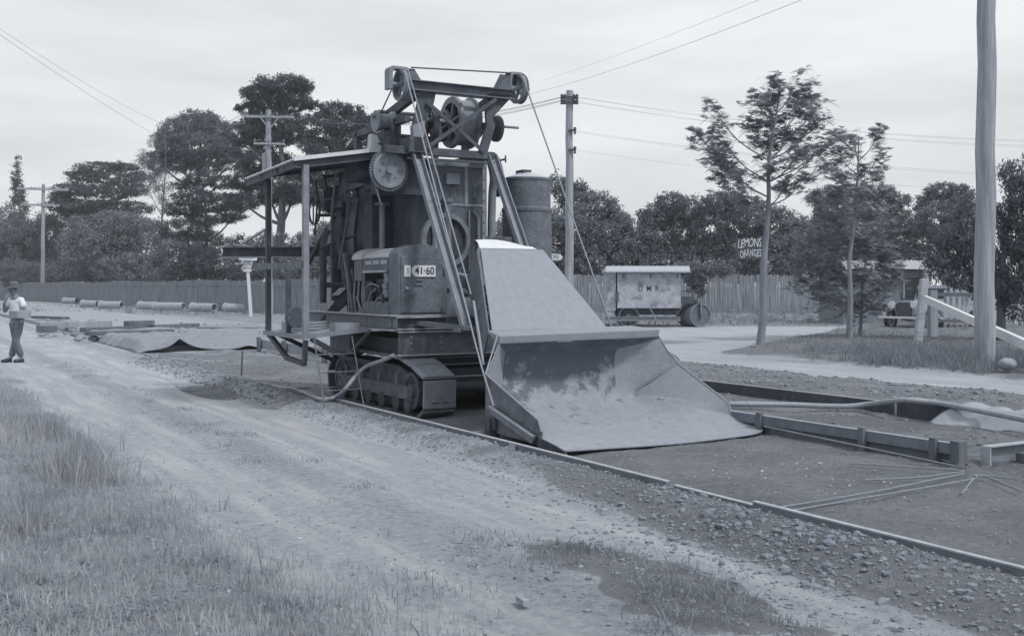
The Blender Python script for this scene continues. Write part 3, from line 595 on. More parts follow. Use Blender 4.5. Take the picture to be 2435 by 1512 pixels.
# hoist head
sH = -2.4
def hp(px, py, s_=sH): return pS(px, py, s_)
zt0 = 4.26; zt1 = 4.37
b = mb(); hb0, hb1 = hp(975, 200)[1], hp(1218, 200)[1]; b.box(sH - .012, sH, hb0, hb1, zt0, zt1); b.box(sH - .012, sH + .07, hb0, hb1, zt0 - .015, zt0); b.box(sH - .012, sH + .07, hb0, hb1, zt1, zt1 + .012); hb = b.build('head_beam', m_iron, pv)
b = mb(); b.box(sH - .20, sH - .185, hb0, hb1, zt0, zt1 + .01); b.build('head_beam', m_iron_dark, pv)
def guard(t0, t1, zb, ztop, side, gt):
    b = mb(); tt = .02; d0, d1 = sH - .20, sH - .04; r_ = .06
    out = [(t0, zb)] + [(t0, ztop - r_)] + [(t0 + r_ - r_ * math.cos(a * math.pi / 8), ztop - r_ + r_ * math.sin(a * math.pi / 8)) for a in range(1, 4)] + [(t0 + r_, ztop), (t1 - r_, ztop)] + [(t1 - r_ + r_ * math.sin(a * math.pi / 8), ztop - r_ + r_ * math.cos(a * math.pi / 8)) for a in range(1, 4)] + [(t1, ztop - r_), (t1, zb)]
    cx = (t0 + t1) / 2; inn = [(cx + (x - cx) * (1 - .05 / (t1 - t0) * 2), min(z - .035, z) if z > zb else z) for x, z in out]
    for i in range(len(out) - 1):
        a, c, d, e = out[i], out[i + 1], inn[i + 1], inn[i]
        b.hexa([(d0, a[0], a[1]), (d0, c[0], c[1]), (d0, d[0], d[1]), (d0, e[0], e[1]), (d1, a[0], a[1]), (d1, c[0], c[1]), (d1, d[0], d[1]), (d1, e[0], e[1])])
    root = b.build('sheave_guard', m_iron_mid, pv)
    b = mb(); x0 = t1 if side > 0 else t0
    for s_ in (sH - .03, sH - .215): b.prism([(s_, x0 - .02 * side, ztop - .02), (s_, x0 + .05 * side, ztop - .02), (s_, gt, zt1), (s_, gt, zt0), (s_, x0 - .02 * side, zt0)], (.012, 0, 0))
    b.build('gusset', m_iron, root); return root
zl = hp(955, 157)[2]; zr = hp(1235, 171)[2]
guard(hp(929, 180)[1], hp(979, 180)[1], hp(929, 209)[2], zl, 1, hp(1006, 200)[1])
guard(hp(1214, 190)[1], hp(1252, 190)[1], hp(1250, 221)[2], zr, -1, hp(1186, 205)[1])
for px, py in ((955, 203), (1234, 212)):
    c = hp(px, py, sH - .08); b = mb(); b.ring((c[0], c[1] - .03, c[2]), (0, 1, 0), .16, .195, .06, 28); b.ring((c[0], c[1] - .045, c[2]), (0, 1, 0), .175, .212, .012, 28); b.ring((c[0], c[1] + .033, c[2]), (0, 1, 0), .175, .212, .012, 28)
    for k in range(5):
        a = 2 * math.pi * k / 5 + .4; b.bar((c[0], c[1], c[2]), (c[0] + .17 * math.cos(a), c[1], c[2] + .17 * math.sin(a)), .03, .035, up=(0, 1, 0))
    b.lathe((c[0], c[1] - .16, c[2]), (0, 1, 0), [(0, .035), (.32, .035)], 10); b.build('sheave', m_iron_mid, pv)
# A-frame legs, braces and stays of the head
def seg(nm, a, c, w_, h_, m=m_iron_dark): b = mb(); b.bar(a, c, w_, h_, (1, 0, 0)); return b.build(nm, m, pv)
b = mb(); b.prism([hp(985, 220), hp(1037, 220), hp(1032, 245), hp(1010, 300), hp(1005, 362), hp(975, 362), hp(982, 300), hp(994, 245)], (-.05, 0, 0)); b.build('mast_leg', m_iron_dark, pv)
b = mb(); b.prism([hp(975, 300), hp(1003, 290), hp(1000, 362), hp(978, 362)], (.10, 0, 0)); b.build('mast_casting', m_iron_mid, pv)
b = mb(); b.prism([hp(1160, 222), hp(1222, 226), hp(1172, 280), hp(1178, 300), hp(1160, 362), hp(1140, 362), hp(1158, 300), hp(1155, 245)], (-.05, 0, 0)); b.build('mast_leg', m_iron_dark, pv)
seg('cross_brace', hp(1015, 243, -2.36), hp(1152, 362, -2.36), .05, .02); seg('cross_brace', hp(1180, 236, -2.34), hp(1000, 362, -2.34), .05, .02)
b = mb(); b.bar((-2.45, .50, 4.24), (-4.3, .42, 3.86), .08, .12); b.bar((-2.45, 1.62, 4.24), (-4.3, 1.6, 3.86), .08, .12); b.build('rear_stay', m_iron_dark, pv)
b = mb()
for t_ in (.36, 1.62):
    b.box(-4.3, -2.5, t_ - .04, t_ + .04, 3.84, 3.93); b.box(-4.3, -4.2, t_ - .04, t_ + .04, 3.42, 3.9); b.box(-3.3, -3.2, t_ - .04, t_ + .04, 3.42, 3.9)
b.box(-4.28, -4.22, .3, 1.65, 3.86, 3.92); b.box(-3.28, -3.22, .3, 1.65, 4.0, 4.05); b.build('hoist_frame', m_iron_dark, pv)
# hoist drum & shafts
c = hp(1096, 293, -3.0); b = mb(); b.lathe((c[0], c[1] - .17, c[2]), (0, 1, 0), [(0, .27), (0, .36), (.04, .37), (.05, .32), (.28, .32), (.29, .37), (.33, .36), (.33, .27)], 40, False)
for t_ in (c[1] - .15, c[1] + .13):
    for k in range(6): a = k * math.pi / 3 + .2; b.bar((c[0], t_, c[2]), (c[0] + .28 * math.cos(a), t_, c[2] + .28 * math.sin(a)), .03, .05, up=(0, 1, 0))
hd = b.build('hoist_drum', m_iron_mid, pv)
b = mb(); b.lathe((-3.0, .05, c[2] + .0), (0, 1, 0), [(0, .035), (1.9, .035), (1.9, .02), (2.32, .02)], 10); b.build('hoist_shaft', m_iron_mid, pv)
b = mb(); b.lathe((-3.35, .3, c[2] + .12), (0, 1, 0), [(0, .03), (1.5, .03)], 10); b.lathe((-3.2, .3, c[2] - .22), (0, 1, 0), [(0, .03), (1.5, .03)], 10); b.build('countershaft', m_iron_dark, pv)
q = hp(1020, 300, -3.1); b = mb(); b.wheel((q[0], q[1], q[2]), (0, 1, 0), .27, .08, .05, 5, .06); b.build('spur_gear', m_iron_dark, pv)
q = hp(1177, 303, -3.0); b = mb(); b.lathe((-3.0, q[1] - .03, c[2] - .04), (0, 1, 0), [(0, .04), (0, .17), (.03, .19), (.08, .19), (.10, .15), (.10, .04)], 28); b.lathe((-3.0, q[1] - .30, c[2] - .06), (0, 1, 0), [(0, .13), (.05, .13)], 20); b.build('winch_head', m_iron_dark, pv)
q = hp(908, 290, -3.0); b = mb(); b.lathe((-3.0, q[1] - .10, q[2]), (0, 1, 0), [(0, .09), (0, .15), (.03, .15), (.06, .11), (.20, .10), (.24, .15), (.27, .15)], 20); b.build('winch_head', m_iron_mid, pv)
b = mb(); b.box(-3.3, -2.7, q[1] + .15, .36, 3.5, 3.95); b.box(-3.2, -2.8, q[1] - .05, q[1] + .15, 3.45, 3.75); b.lathe((-3.0, q[1] - .12, 3.58), (0, 1, 0), [(0, .10), (.3, .12)], 16); b.build('clutch_housing', m_iron_dark, pv)
a_, c_ = hp(885, 325, -2.9), hp(893, 358, -2.9); b = mb(); b.prism([hp(884, 318, -2.9), hp(896, 322, -2.9), hp(908, 345, -2.9), hp(905, 362, -2.9), hp(880, 362, -2.9)], (-.12, 0, 0)); b.build('canvas_rag', m_tin, pv)
# cables
def cable(pts, r_, m=m_rope, nm='hoist_cable'): b = mb(); b.path(pts, r_, 6); return b.build(nm, m, pv)
cable([hp(962, 166, -2.3), pS(1144, 868, .1), pT(1174, 966, -.08)], .011)
cable([hp(970, 166, -2.3), pS(1120, 700, -.5)], .010)
cable([hp(1244, 186, -2.3), pT(1470, 822, 2.40)], .011)
cable([hp(978, 161), hp(1216, 174)], .011, m_rope_dark)
cable([hp(934, 208, -2.6), hp(905, 270, -3.0)], .011, m_rope_dark)
cable([pS(1126, 716, -.6), pS(1150, 868, -.05)], .018)
# water tank
tk = pS(1250, 425, -3.0); tt = tk[1] + .02
b = mb(); b.lathe((-3.0, tt, 1.1), (0, 0, 1), [(0, .365), (.02, .37), (1.62, .365), (1.64, .375), (1.68, .375), (1.70, .352), (2.08, .352), (2.09, .36), (2.12, .36)], 40); tn = b.build('water_tank', m_iron, pv)
b = mb(); b.lathe((-3.0, tt, 3.215), (0, 0, 1), [(0, .34), (.02, .34), (.10, .10), (.11, .0)], 32); b.build('tank_lid', m_tin, tn)
b = mb(); b.box(-3.12, -2.9, tt - .12, tt + .02, 3.28, 3.35); b.build('lid_hatch', m_iron_dark, tn)
b = mb(); b.path(bez([(-2.7, 1.62, 3.47), (-2.7, 1.72, 3.45), (-2.72, 1.80, 3.2), (-2.8, 1.82, 2.9), (-2.8, 1.8, 2.0)]), .06, 10); b.build('water_pipe', m_iron_mid, pv)
b = mb(); b.path(bez([(-2.7, 1.66, 3.50), (-2.7, 1.82, 3.48), (-2.72, 1.93, 3.2), (-2.9, 1.96, 2.95)]), .04, 10); b.build('water_pipe', m_iron_dark, pv)
q = pS(1195, 378, -2.7); b = mb(); b.path([(q[0], q[1] - .14, q[2] - .05), (q[0], q[1] + .05, q[2])], .018, 6); b.path([(q[0], q[1] + .05, q[2] - .05), (q[0], q[1] + .05, q[2] + .05)], .014, 6); b.build('valve', m_iron_dark, pv)
b = mb(); b.box(-3.4, -2.5, 1.5, 2.6, 1.02, 1.10); b.build('tank_base', m_iron_dark, pv)
# skip lift arms in front of the drum
b = mb(); b.path(bez([pS(1085, 652, -2.0), pS(1120, 660, -1.8), pS(1150, 682, -1.5), pS(1164, 697, -1.3)]), .028, 8); b.build('lift_arm', m_iron_mid, pv)
b = mb(); b.path(bez([pS(1098, 690, -2.0), pS(1125, 700, -1.8), pS(1148, 722, -1.5), pS(1162, 735, -1.3)]), .028, 8); b.build('lift_arm', m_iron_mid, pv)
b = mb(); b.prism([pS(1110, 672, -1.9), pS(1162, 702, -1.4), pS(1162, 730, -1.4), pS(1110, 692, -1.9)], (-.02, 0, 0)); b.build('lift_arm_web', m_black, pv)
b = mb(); b.box(-2.1, -2.0, .75, 1.9, 1.27, 1.50); b.build('cross_plank', m_wood, pv)
b = mb(); b.box(-2.2, -2.1, .8, 1.9, 1.56, 1.62); b.build('crossbar', m_black, pv)
# skip
SK = []
kL, kR = .33, 2.60
def fl(z): return z
b = mb()
nS = 10
# side profile points (s,z) rim from hood to toe and floor/back profile
def plate(pts, th, nm, m, par, bev=.004):
    b = mb(); P_ = [Vector(p) for p in pts]; n = (P_[1] - P_[0]).cross(P_[2] - P_[0]).normalized(); b.prism(P_, n * th); return b.build(nm, m, par, bevel=bev)
b = mb(); b.hexa([(-.42, kL + .10, 1.10), (.05, kL, .99), (.05, kR, 1.015), (-.42, kR - .10, 1.12), (-.40, kL + .10, 1.13), (.07, kL, 1.085), (.07, kR, 1.115), (-.40, kR - .10, 1.15)])
sk = b.build('skip', m_skip, pv, bevel=.01)
# top-plate sheets of the chute
plate([(-.36, .47, 1.13), (-.36, 2.10, 1.14), (-1.22, 1.70, 2.12), (-1.22, .78, 2.12)], -.02, 'chute_back_plate', m_skip, sk)
plate([(-.38, .45, 1.13), (-1.24, .76, 2.12), (-1.60, .80, 1.75), (-.62, .50, .75)], .02, 'chute_side_plate', m_iron, sk)
plate([(-.38, 2.12, 1.14), (-1.24, 1.72, 2.12), (-1.60, 1.70, 1.75), (-.62, 2.1, .75)], .02, 'chute_side_plate', m_iron, sk)
b = mb(); n = 12; fr = [(-1.24, .78 + .84 * k / n, 2.125) for k in range(n + 1)]; bk = [(-1.42, .81 + .74 * k / n, 2.235 - .07 * (k / n) ** 2 + .02 * math.sin(math.pi * k / n)) for k in range(n + 1)]; md = [(-1.31, .79 + .80 * k / n, 2.20 - .04 * (k / n)) for k in range(n + 1)]
fq_ = [(i, i + 1, n + 2 + i, n + 1 + i) for i in range(2 * n + 1) if i != n]
b.add(fr + md + bk, fq_, True); b.add([(p[0], p[1], p[2] - .012) for p in fr + md + bk], fq_, True); b.build('spout_lip', m_bright, sk)
# body: back wall, floor, flanks
wC = pT(1733, 958, 2.80); wD = pT(1739, 986, 2.80); wA = (.24, 2.76, .69); wB = (-.09, 2.32, .32); kT = pT(1815, 1014, 2.93)
rows = [[(.07, kL, .995), (.07, 1.3, 1.0), (.07, 1.9, 1.01), (.07, 2.3, 1.015), (.06, kR, 1.02)],
 [(-.14, .52, .87), (-.19, 1.3, .86), (-.18, 1.9, .865), (-.08, 2.25, .91), (.055, kR, 1.00)],
 [(-.22, .54, .70), (-.28, 1.3, .66), (-.26, 1.85, .67), (-.12, 2.28, .73), (.13, 2.66, .87)],
 [(-.24, .54, .53), (-.28, 1.3, .46), (-.24, 1.85, .47), (-.06, 2.35, .54), wA],
 [(-.12, .46, .38), (-.14, 1.3, .29), (-.12, 1.85, .29), (-.08, 2.2, .30), wB],
 [(.25, .2, .24), (.25, 1.3, .15), (.25, 1.9, .15), (.25, 2.25, .18), (.30, 2.42, .27)],
 [(.80, .03, .16), (.80, 1.3, .075), (.8, 1.95, .08), (.8, 2.35, .12), (.8, 2.60, .215)],
 [(1.25, .0, .145), (1.2, 1.3, .045), (1.2, 2.0, .05), (1.2, 2.45, .07), wD],
 [(1.55, -.02, .125), (1.55, 1.3, .032), (1.52, 2.0, .035), (1.48, 2.5, .045), (wD[0] + .14, 2.97, .11)],
 [(1.93, .02, .05), (1.90, 1.3, .02), (1.86, 2.0, .02), (1.80, 2.6, .035), kT]]
def cr1(P_, n):
    return bez(P_, n)
dn = [cr1(r_, 5) for r_ in rows]; cols = list(zip(*dn)); grid = [list(x) for x in zip(*[cr1(list(c_), 4) for c_ in cols])]
grid = [list(map(Vector, g)) for g in grid]; nc_ = len(grid[0])
def patch(i0, i1, nm, m, c0=0, c1=99):
    b = mb(); sl = [g_[c0:c1 + 1] for g_ in grid[i0:i1 + 1]]; nc_ = len(sl[0]); vs = [p for g_ in sl for p in g_]; nr = i1 - i0 + 1
    F_ = [(i * nc_ + k, i * nc_ + k + 1, (i + 1) * nc_ + k + 1, (i + 1) * nc_ + k) for i in range(nr - 1) for k in range(nc_ - 1)]; b.add(vs, F_, True); return b.build(nm, m, sk)
patch(0, 4, 'hood_underside', m_iron); patch(4, 36, 'skip_shell', m_skip_mottled); b = mb(); b.path(grid[-1], .011, 6); b.build('cutting_edge', m_iron_mid, sk)
b = mb(); nq = 16; rt = [g_[-1] for g_ in grid[16:29]]; tp = [Vector(wB).lerp(Vector(wC), k / 12) for k in range(13)]
b.add(rt + tp, [(i, i + 1, 14 + i, 13 + i) for i in range(12)], True); o_ = b.build('wing_foot', m_skip_in, sk)
b = mb(); b.prism([wA, wB, wC], (.004, .010, .006)); b.build('skip_wing', m_skip, sk)
b = mb(); b.prism([(.07, kL, .995), (-.14, .52, .87), (-.22, .54, .70), (-.24, .54, .53), (-.12, .46, .38), (.0, .3, .32), (.24, .06, .67)][::-1], (-.006, -.008, 0)); b.build('skip_side', m_skip, sk)
# left flank: inner curved upright + lower wing
plate([(.24, .05, .68), (1.46, .0, .30), (1.52, .0, .19), (1.50, .0, .05), (.55, .02, .06), (.28, .03, .24)], .014, 'skip_wing', m_iron, sk)
b = mb(); b.path([(.02, kL, 1.09), (.24, .055, .68), (1.46, -.005, .30), (1.52, -.005, .19)], .010, 6); b.build('rolled_rim', m_skip, sk); b = mb(); b.path([(.05, kR, 1.03), (.13, 2.66, .87), wA, wC, wD], .009, 6); b.build('rolled_rim', m_skip, sk)
b = mb(); b.prism([(.50, -.03, .34), (1.45, -.05, .13), (1.40, -.05, .06), (.50, -.03, .27)], (0, .02, 0)); b.bar((.50, -.04, .35), (1.45, -.06, .14), .05, .02); b.build('wing_brace', m_iron_mid, sk)
b = mb(); b.prism([(1.46, -.01, .01), (1.95, .02, .01), (1.93, .0, .05), (1.80, -.01, .085), (1.55, -.03, .13), (1.46, -.02, .17)], (0, .014, 0)); b.build('toe_plate', m_iron_dark, sk)
b = mb(); b.box(.42, .52, -.05, .08, .0, .22); b.box(.50, .58, -.02, .1, .10, .26); b.build('skip_foot', m_iron_dark, sk)
# patch plate on the back
# roofed operator platform
fp, rp = (-3.0, -.88), (-4.6, -.88)
def post(nm, px, y0, y1, s_, t_, wd, m=m_iron):
    p0 = pT(px, y1, t_); b = mb(); z0 = pS(px, y1, s_)[2]; z1 = pS(px, y0, s_)[2]; b.box(s_ - wd / 2, s_ + wd / 2, t_ - wd / 2, t_ + wd / 2, z0, z1); return b.build(nm, m, pv)
post('roof_post', 725, 392, 797, fp[0], fp[1], .075, m_iron_mid); post('roof_post', 640, 425, 790, rp[0], rp[1], .07, m_iron_dark)
q = pS(690, 640, -3.7); b = mb(); b.box(-3.73, -3.67, -.91, -.85, 1.0, q[2]); b.build('rail_post', m_iron_dark, pv)
b = mb(); b.bar((-5.1, -.93, 1.93), (-3.0, -.93, 1.93), .03, .09); b.build('hand_rail', m_iron, pv)
b = mb(); b.prism([(-3.0, -.9, .965), (-4.65, -.9, .965), (-4.65, .05, 1.05), (-3.0, .05, 1.05)], (0, 0, .03)); pf = b.build('platform', m_wood, pv)
b = mb(); b.bar((-2.98, -.92, .98), (-2.98, .02, 1.06), .03, .06); b.bar((-2.98, -.92, .975), (-4.68, -.92, .975), .03, .06); b.build('platform_edge', m_iron_mid, pf)
b = mb(); b.box(-3.25, -3.05, -.45, -.1, 1.03, 1.15); b.build('tool_box', m_wood, pv)
b = mb()
for a in (0, 1, 2): b.path(bez([(-4.3, -.75 + .1 * a, 1.06 + .04 * a), (-4.1, -.35, 1.05 + .04 * a), (-3.8, -.3, 1.06 + .04 * a), (-3.7, -.6, 1.05 + .04 * a), (-4.0, -.85, 1.06 + .04 * a), (-4.25, -.7, 1.07 + .04 * a)]), .022, 6)
b.build('coiled_hose', m_rubber, pv)
b = mb(); b.lathe((-3.6, -.84, 1.22), (.4, .1, 0), [(0, .05), (.0, .14), (.08, .14), (.08, .05)], 20); b.build('control_pedal', m_iron_dark, pv)
b = mb()
for (a, c) in (((-4.6, -.88, .97), (-3.75, -.88, .66)), ((-3.0, -.88, .93), (-3.05, -.88, .62)), ((-3.0, -.80, .95), (-3.1, .05, .50)), ((-4.5, -.8, .97), (-4.4, .05, .55)), ((-3.75, -.88, .66), (-3.05, -.88, .62))): b.bar(a, c, .06, .06)
b.build('platform_brace', m_black, pv)
# ladder
b = mb(); La, Lb = (-2.9, -.80, .98), (-2.55, -.78, .06); Ra, Rb = (-2.95, -.25, .98), (-2.6, -.22, .06)
b.path([La, Lb], .010, 6); b.path([Ra, Rb], .010, 6)
for k in (.25, .5, .75): b.path([Vector(La).lerp(Vector(Lb), k), Vector(Ra).lerp(Vector(Rb), k)], .008, 6)
b.build('ladder', m_iron, pv)
# roof: corrugated sheets running down to the eave
E0, E1 = (-5.2, -1.05, 3.24), (-3.0, -1.05, 3.31); I0, I1 = (-5.2, .45, 3.50), (-2.95, .48, 3.56)
b = mb(); n = 150; va = []; vb = []
for k in range(n + 1):
    f_ = k / n; dz = .017 * math.sin(f_ * 2 * math.pi * 28)
    A_ = Vector(E0).lerp(Vector(E1), f_); B_ = Vector(I0).lerp(Vector(I1), f_); va.append(tuple(A_ + Vector((0, 0, dz)))); vb.append(tuple(B_ + Vector((0, 0, dz))))
b.add(va + vb, [(i, i + 1, n + 2 + i, n + 1 + i) for i in range(n)], True); b.add([(p[0], p[1], p[2] - .012) for p in va + vb], [(i, i + 1, n + 2 + i, n + 1 + i) for i in range(n)], True)
rf = b.build('platform_roof', m_tin, pv)
b = mb(); b.bar(Vector(E1) + Vector((.02, 0, .0)), Vector(I1) + Vector((.02, 0, .0)), .05, .05); b.build('roof_capping', m_bright, rf)
b = mb(); b.bar(Vector(E1) + Vector((-.03, 0, -.075)), Vector(I1) + Vector((-.03, 0, -.075)), .03, .10); b.bar(Vector(E0) + Vector((0, .04, -.065)), Vector(E1) + Vector((0, .04, -.065)), .03, .09)
for k in (.33, .66): b.bar(Vector(E0).lerp(Vector(E1), k) + Vector((0, 0, -.055)), Vector(I0).lerp(Vector(I1), k) + Vector((0, 0, -.055)), .05, .06)
b.build('roof_frame', m_iron_dark, rf)
# distribution boom at the back with its stays
w0, w1 = W(530, 600, 17.6), W(850, 598, 17.6)
b = MB(); b.ibeam(w0, w1, .16, .17, .02); bm_ = b.build('boom', m_iron_dark, pv)
b = MB(); b.bar(w0 + Vector((0, -.09, -.085)), w1 + Vector((0, -.09, -.085)), .03, .015); b.build('boom_flange', m_iron_mid, bm_)
b = MB()
for a, c in (((560, 590), (632, 545)), ((600, 590), (625, 560)), ((555, 583), (600, 588))): b.path([W(*a, 17.6), W(*c, 17.6)], .022, 6)
b.build('boom_stay', m_iron_mid, bm_)
# rear tangle: levers, struts, chute, hand wheel
def wbar(nm, pts, r_, m=m_iron_dark, d=16.6):
    b = MB(); b.path([W(x, y, d) for x, y in pts], r_, 8); return b.build(nm, m, pv)
wbar('brace_tube', [(768, 720), (768, 575), (775, 555), (781, 545)], .055); wbar('brace_tube', [(800, 715), (799, 560), (800, 470)], .085, m_black, 16.8)
wbar('brace_tube', [(808, 560), (822, 640), (838, 740)], .075, m_iron_dark, 16.5); wbar('brace_tube', [(818, 600), (832, 690), (846, 780)], .03, m_iron_mid, 16.3)
wbar('brace_tube', [(833, 640), (829, 560), (840, 470)], .08, m_iron_dark, 16.9); wbar('brace_tube', [(733, 628), (768, 560)], .035, m_black, 16.6)
wbar('tie_rod', [(765, 678), (835, 676)], .04, m_iron_dark, 16.7); wbar('tie_rod', [(752, 512), (800, 512)], .025, m_iron_dark, 16.7)
b = MB(); b.prism([W(x, y, 16.4) for x, y in ((745, 782), (756, 782), (836, 706), (836, 683), (822, 683))], (0, .35, 0)); b.build('rear_chute', m_black, pv)
b = MB(); b.prism([W(x, y, 16.38) for x, y in ((790, 702), (806, 702), (825, 684), (808, 684))], (0, -.02, 0)); b.build('chute_label_board', m_tin, pv)
b = MB(); b.prism([W(x, y, 16.9) for x, y in ((770, 474), (868, 440), (868, 418), (770, 452))], (0, .2, 0)); b.bar(W(770, 420, 16.8), W(830, 415, 16.8), .05, .05); b.bar(W(772, 420, 16.8), W(780, 460, 16.8), .03, .03); b.bar(W(815, 410, 16.8), W(812, 480, 16.8), .10, .10); b.build('control_quadrant', m_iron_dark, pv)
wbar('brace_tube', [(818, 700), (820, 560), (812, 420)], .06, m_iron_dark, 17.2); wbar('brace_tube', [(850, 740), (852, 600), (862, 420)], .09, m_black, 17.0)
wbar('lever', [(748, 560), (756, 470), (750, 430)], .016, m_iron_dark, 16.4); wbar('lever', [(786, 540), (794, 450), (800, 400)], .014, m_iron_mid, 16.3); wbar('lever', [(805, 640), (826, 520), (830, 450)], .018, m_iron, 16.2); wbar('tie_rod', [(760, 590), (845, 560)], .02, m_iron_dark, 16.5); wbar('tie_rod', [(778, 500), (850, 520)], .035, m_black, 17.0)
b = MB(); b.prism([W(x, y, 17.3) for x, y in ((840, 600), (875, 600), (872, 400), (836, 400))], (0, .3, 0)); b.build('back_panel', m_black, pv)
b = MB(); b.prism([W(x, y, 16.7) for x, y in ((772, 500), (812, 492), (812, 470), (772, 478))], (0, .15, 0)); b.build('lever_bracket', m_iron_dark, pv)
b = MB(); b.ring(W(745, 500, 16.6), (.8, .5, 0), .20, .23, .03, 24); b.bar(W(745, 500, 16.6) + Vector((0, 0, .2)), W(745, 500, 16.6) - Vector((0, 0, .2)), .02, .02); b.build('hand_wheel', m_iron_dark, pv)
# ------------------------------------------------------------------ forms, stakes, rods, hoses
def form(s0, s1, t, z1, label, grp, zb=0.0, th=.035, m=m_form, brk=False):
    r_ = thing('form_board', label, 'form board', M((s0 + s1) / 2, t, 0), grp)
    b = MB(M); b.box(s0, s1, t - th / 2, t + th / 2, zb, z1 - .006); b.build('board', m, r_)
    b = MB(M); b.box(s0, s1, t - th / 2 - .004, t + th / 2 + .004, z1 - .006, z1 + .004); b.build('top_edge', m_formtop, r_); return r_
nf_ = 'low forms along the near side of the road bed'
form(-15.5, -5.4, -.40, .07, 'low form board running behind the machine toward the hessian-covered slab', nf_)
form(-5.2, 4.05, -.40, .125, 'long form board running past the crawler and under the toe of the skip', nf_)
form(4.1, 5.0, -.37, .10, 'short half buried form board between the long one and the last one at lower right', nf_)
form(5.03, 9.0, -.40, .135, 'last near form board at the lower right edge, its top worn pale', nf_)
form(-4.5, 1.35, 5.3, .19, 'steel side form beyond the skip, behind the black hose', 'side forms of the second strip', m=m_iron_dark)
form(1.4, 9, 5.3, .215, 'steel side form that the hose climbs over, pale canvas on its end', 'side forms of the second strip', m=m_iron_dark)
mf = thing('timber_form', 'timber centre form of two boards nailed to three short stakes, right of the skip', 'form board', M(2, 2.86, 0))
sE = pT(2292, 1060, 2.80)[0]; sF = pT(2262, 1090, 2.83)[0]
b = MB(M); b.box(-3.0, sE, 2.80, 2.84, .10, .20); b.build('upper_board', m_form, mf)
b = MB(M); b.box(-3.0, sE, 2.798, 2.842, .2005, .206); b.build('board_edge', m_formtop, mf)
b = MB(M); b.box(-3.0, sF, 2.845, 2.885, .0, .12); b.build('lower_board', m_wood_dark, mf)
for px in (1806, 2050, 2220):
    s_ = pT(px, 1040, 2.78)[0]; b = MB(M); b.box(s_ - .035, s_ + .035, 2.755, 2.80, -.05, .235); b.build('stake', m_wood_dark, mf)
b = MB(M); s_ = 4.25; b.box(s_ - .05, s_ + .05, 2.72, 2.84, -.05, .24); ob = b.build('stake', m_wood_dark, bevel=.006); tag(ob, 'thick dark stake standing where the steel rods meet', 'stake')
ef = thing('stop_end_form', 'steel stop end with a pale top flange at the right edge beside the dark stake', 'form panel', M(4.4, 4.1, 0))
b = MB(M); b.box(4.38, 4.395, 2.95, 5.25, .0, .19); b.build('panel', m_iron_mid, ef)
b = MB(M); b.box(4.36, 4.46, 2.95, 5.25, .19, .20); b.box(4.36, 4.46, 2.94, 2.955, .0, .19); b.build('flange', m_edge, ef)
b = MB(M); b.box(4.46, 4.56, 3.3, 3.42, .0, .12); ob = b.build('timber_block', m_wood_dark); tag(ob, 'small dark block against the stop end panel at the right edge', 'block')
def gp(px, py, z=.03): return G(px, py, z)
rods = [([(1816, 1013), (2292, 1112)], 'rod slanting down from the skip along the centre form'), ([(2018, 1101), (2150, 1109), (2292, 1119)], 'rod lying level, uppermost of those fanning left from the dark stake'),
    ([(2054, 1141), (2180, 1135), (2292, 1121)], 'short straight rod below the level one, left of the dark stake'), ([(1834, 1209), (2060, 1172), (2292, 1126)], 'long rod reaching the near form board, the upper of the two long ones'),
    ([(1884, 1213), (2100, 1176), (2306, 1140), (2319, 1129), (2408, 1137)], 'longest rod, bent at the dark stake and running on to the right edge'), ([(2325, 1129), (2308, 1146), (2287, 1173)], 'stub of bent rod pointing toward the camera in front of the stake'),
    ([(2330, 1131), (2350, 1134), (2430, 1168)], 'rod leaving the stake down toward the right edge'), ([(2260, 1077), (2305, 1106)], 'short thick rod showing under the end of the centre form'), ([(2229, 1090), (2300, 1110)], 'short thin rod under the end of the centre form')]
for i, (pts, lb) in enumerate(rods):
    b = MB(); b.path(bez([gp(x, y, .16 if i == 0 and x < 1900 else .035) for x, y in pts], 5), .008, 6); tag(b.build('steel_rod', m_rust), lb, 'rod', 'steel rods fanned out by the stake')
b = MB(); b.path(bez([G(1735, 960, .12), G(1870, 962, .11), G(2004, 966, .11), G(2072, 960, .16), G(2152, 951, .27), G(2229, 958, .25), G(2332, 977, .23), G(2450, 1000, .22)], 6), .034, 10)
tag(b.build('suction_hose', m_rubber), 'thick hose snaking over the far steel form, right of the skip', 'hose')
b = MB(); b.path(bez([M(-2.2, .05, .72), pT(958, 846, .02), pT(880, 862, -.05), pT(845, 893, -.15)] and [M(*p) for p in [(-2.25, .05, .75), pT(915, 855, .0), pT(870, 872, -.1), pT(845, 895, -.25), pT(820, 926, -.4)]] + [G(797, 944, .15), G(765, 949, .14), G(735, 938, .12), G(705, 928, .10), G(620, 912, .06), G(500, 886, .04), G(400, 862, .04), G(320, 846, .04)], 6), .028, 8)
tag(b.build('water_hose', m_rubber), 'long thin water hose lying on the dirt and rising to the machine frame', 'hose')
b = MB(); b.path(bez([G(480, 880, .10), G(600, 905, .08), G(680, 921, .07), G(738, 922, .07)]), .016, 6); tag(b.build('guide_rod', m_rust), 'thin rod lying beside the water hose left of the crawler', 'rod')
b = MB(); p = G(574, 893); b.path([p, p + Vector((.02, 0, .45))], .015, 6); tag(b.build('peg', m_iron_dark), 'thin upright iron peg on the road bed left of the machine', 'peg')
b = MB(); p = G(690, 932); b.prism([p + Vector(q) for q in ((-.12, 0, .03), (.12, -.03, .03), (.14, .07, .045), (-.09, .1, .03))], (0, 0, .006)); tag(b.build('paper_scrap', m_white), 'scrap of white paper beside the water hose', 'paper')
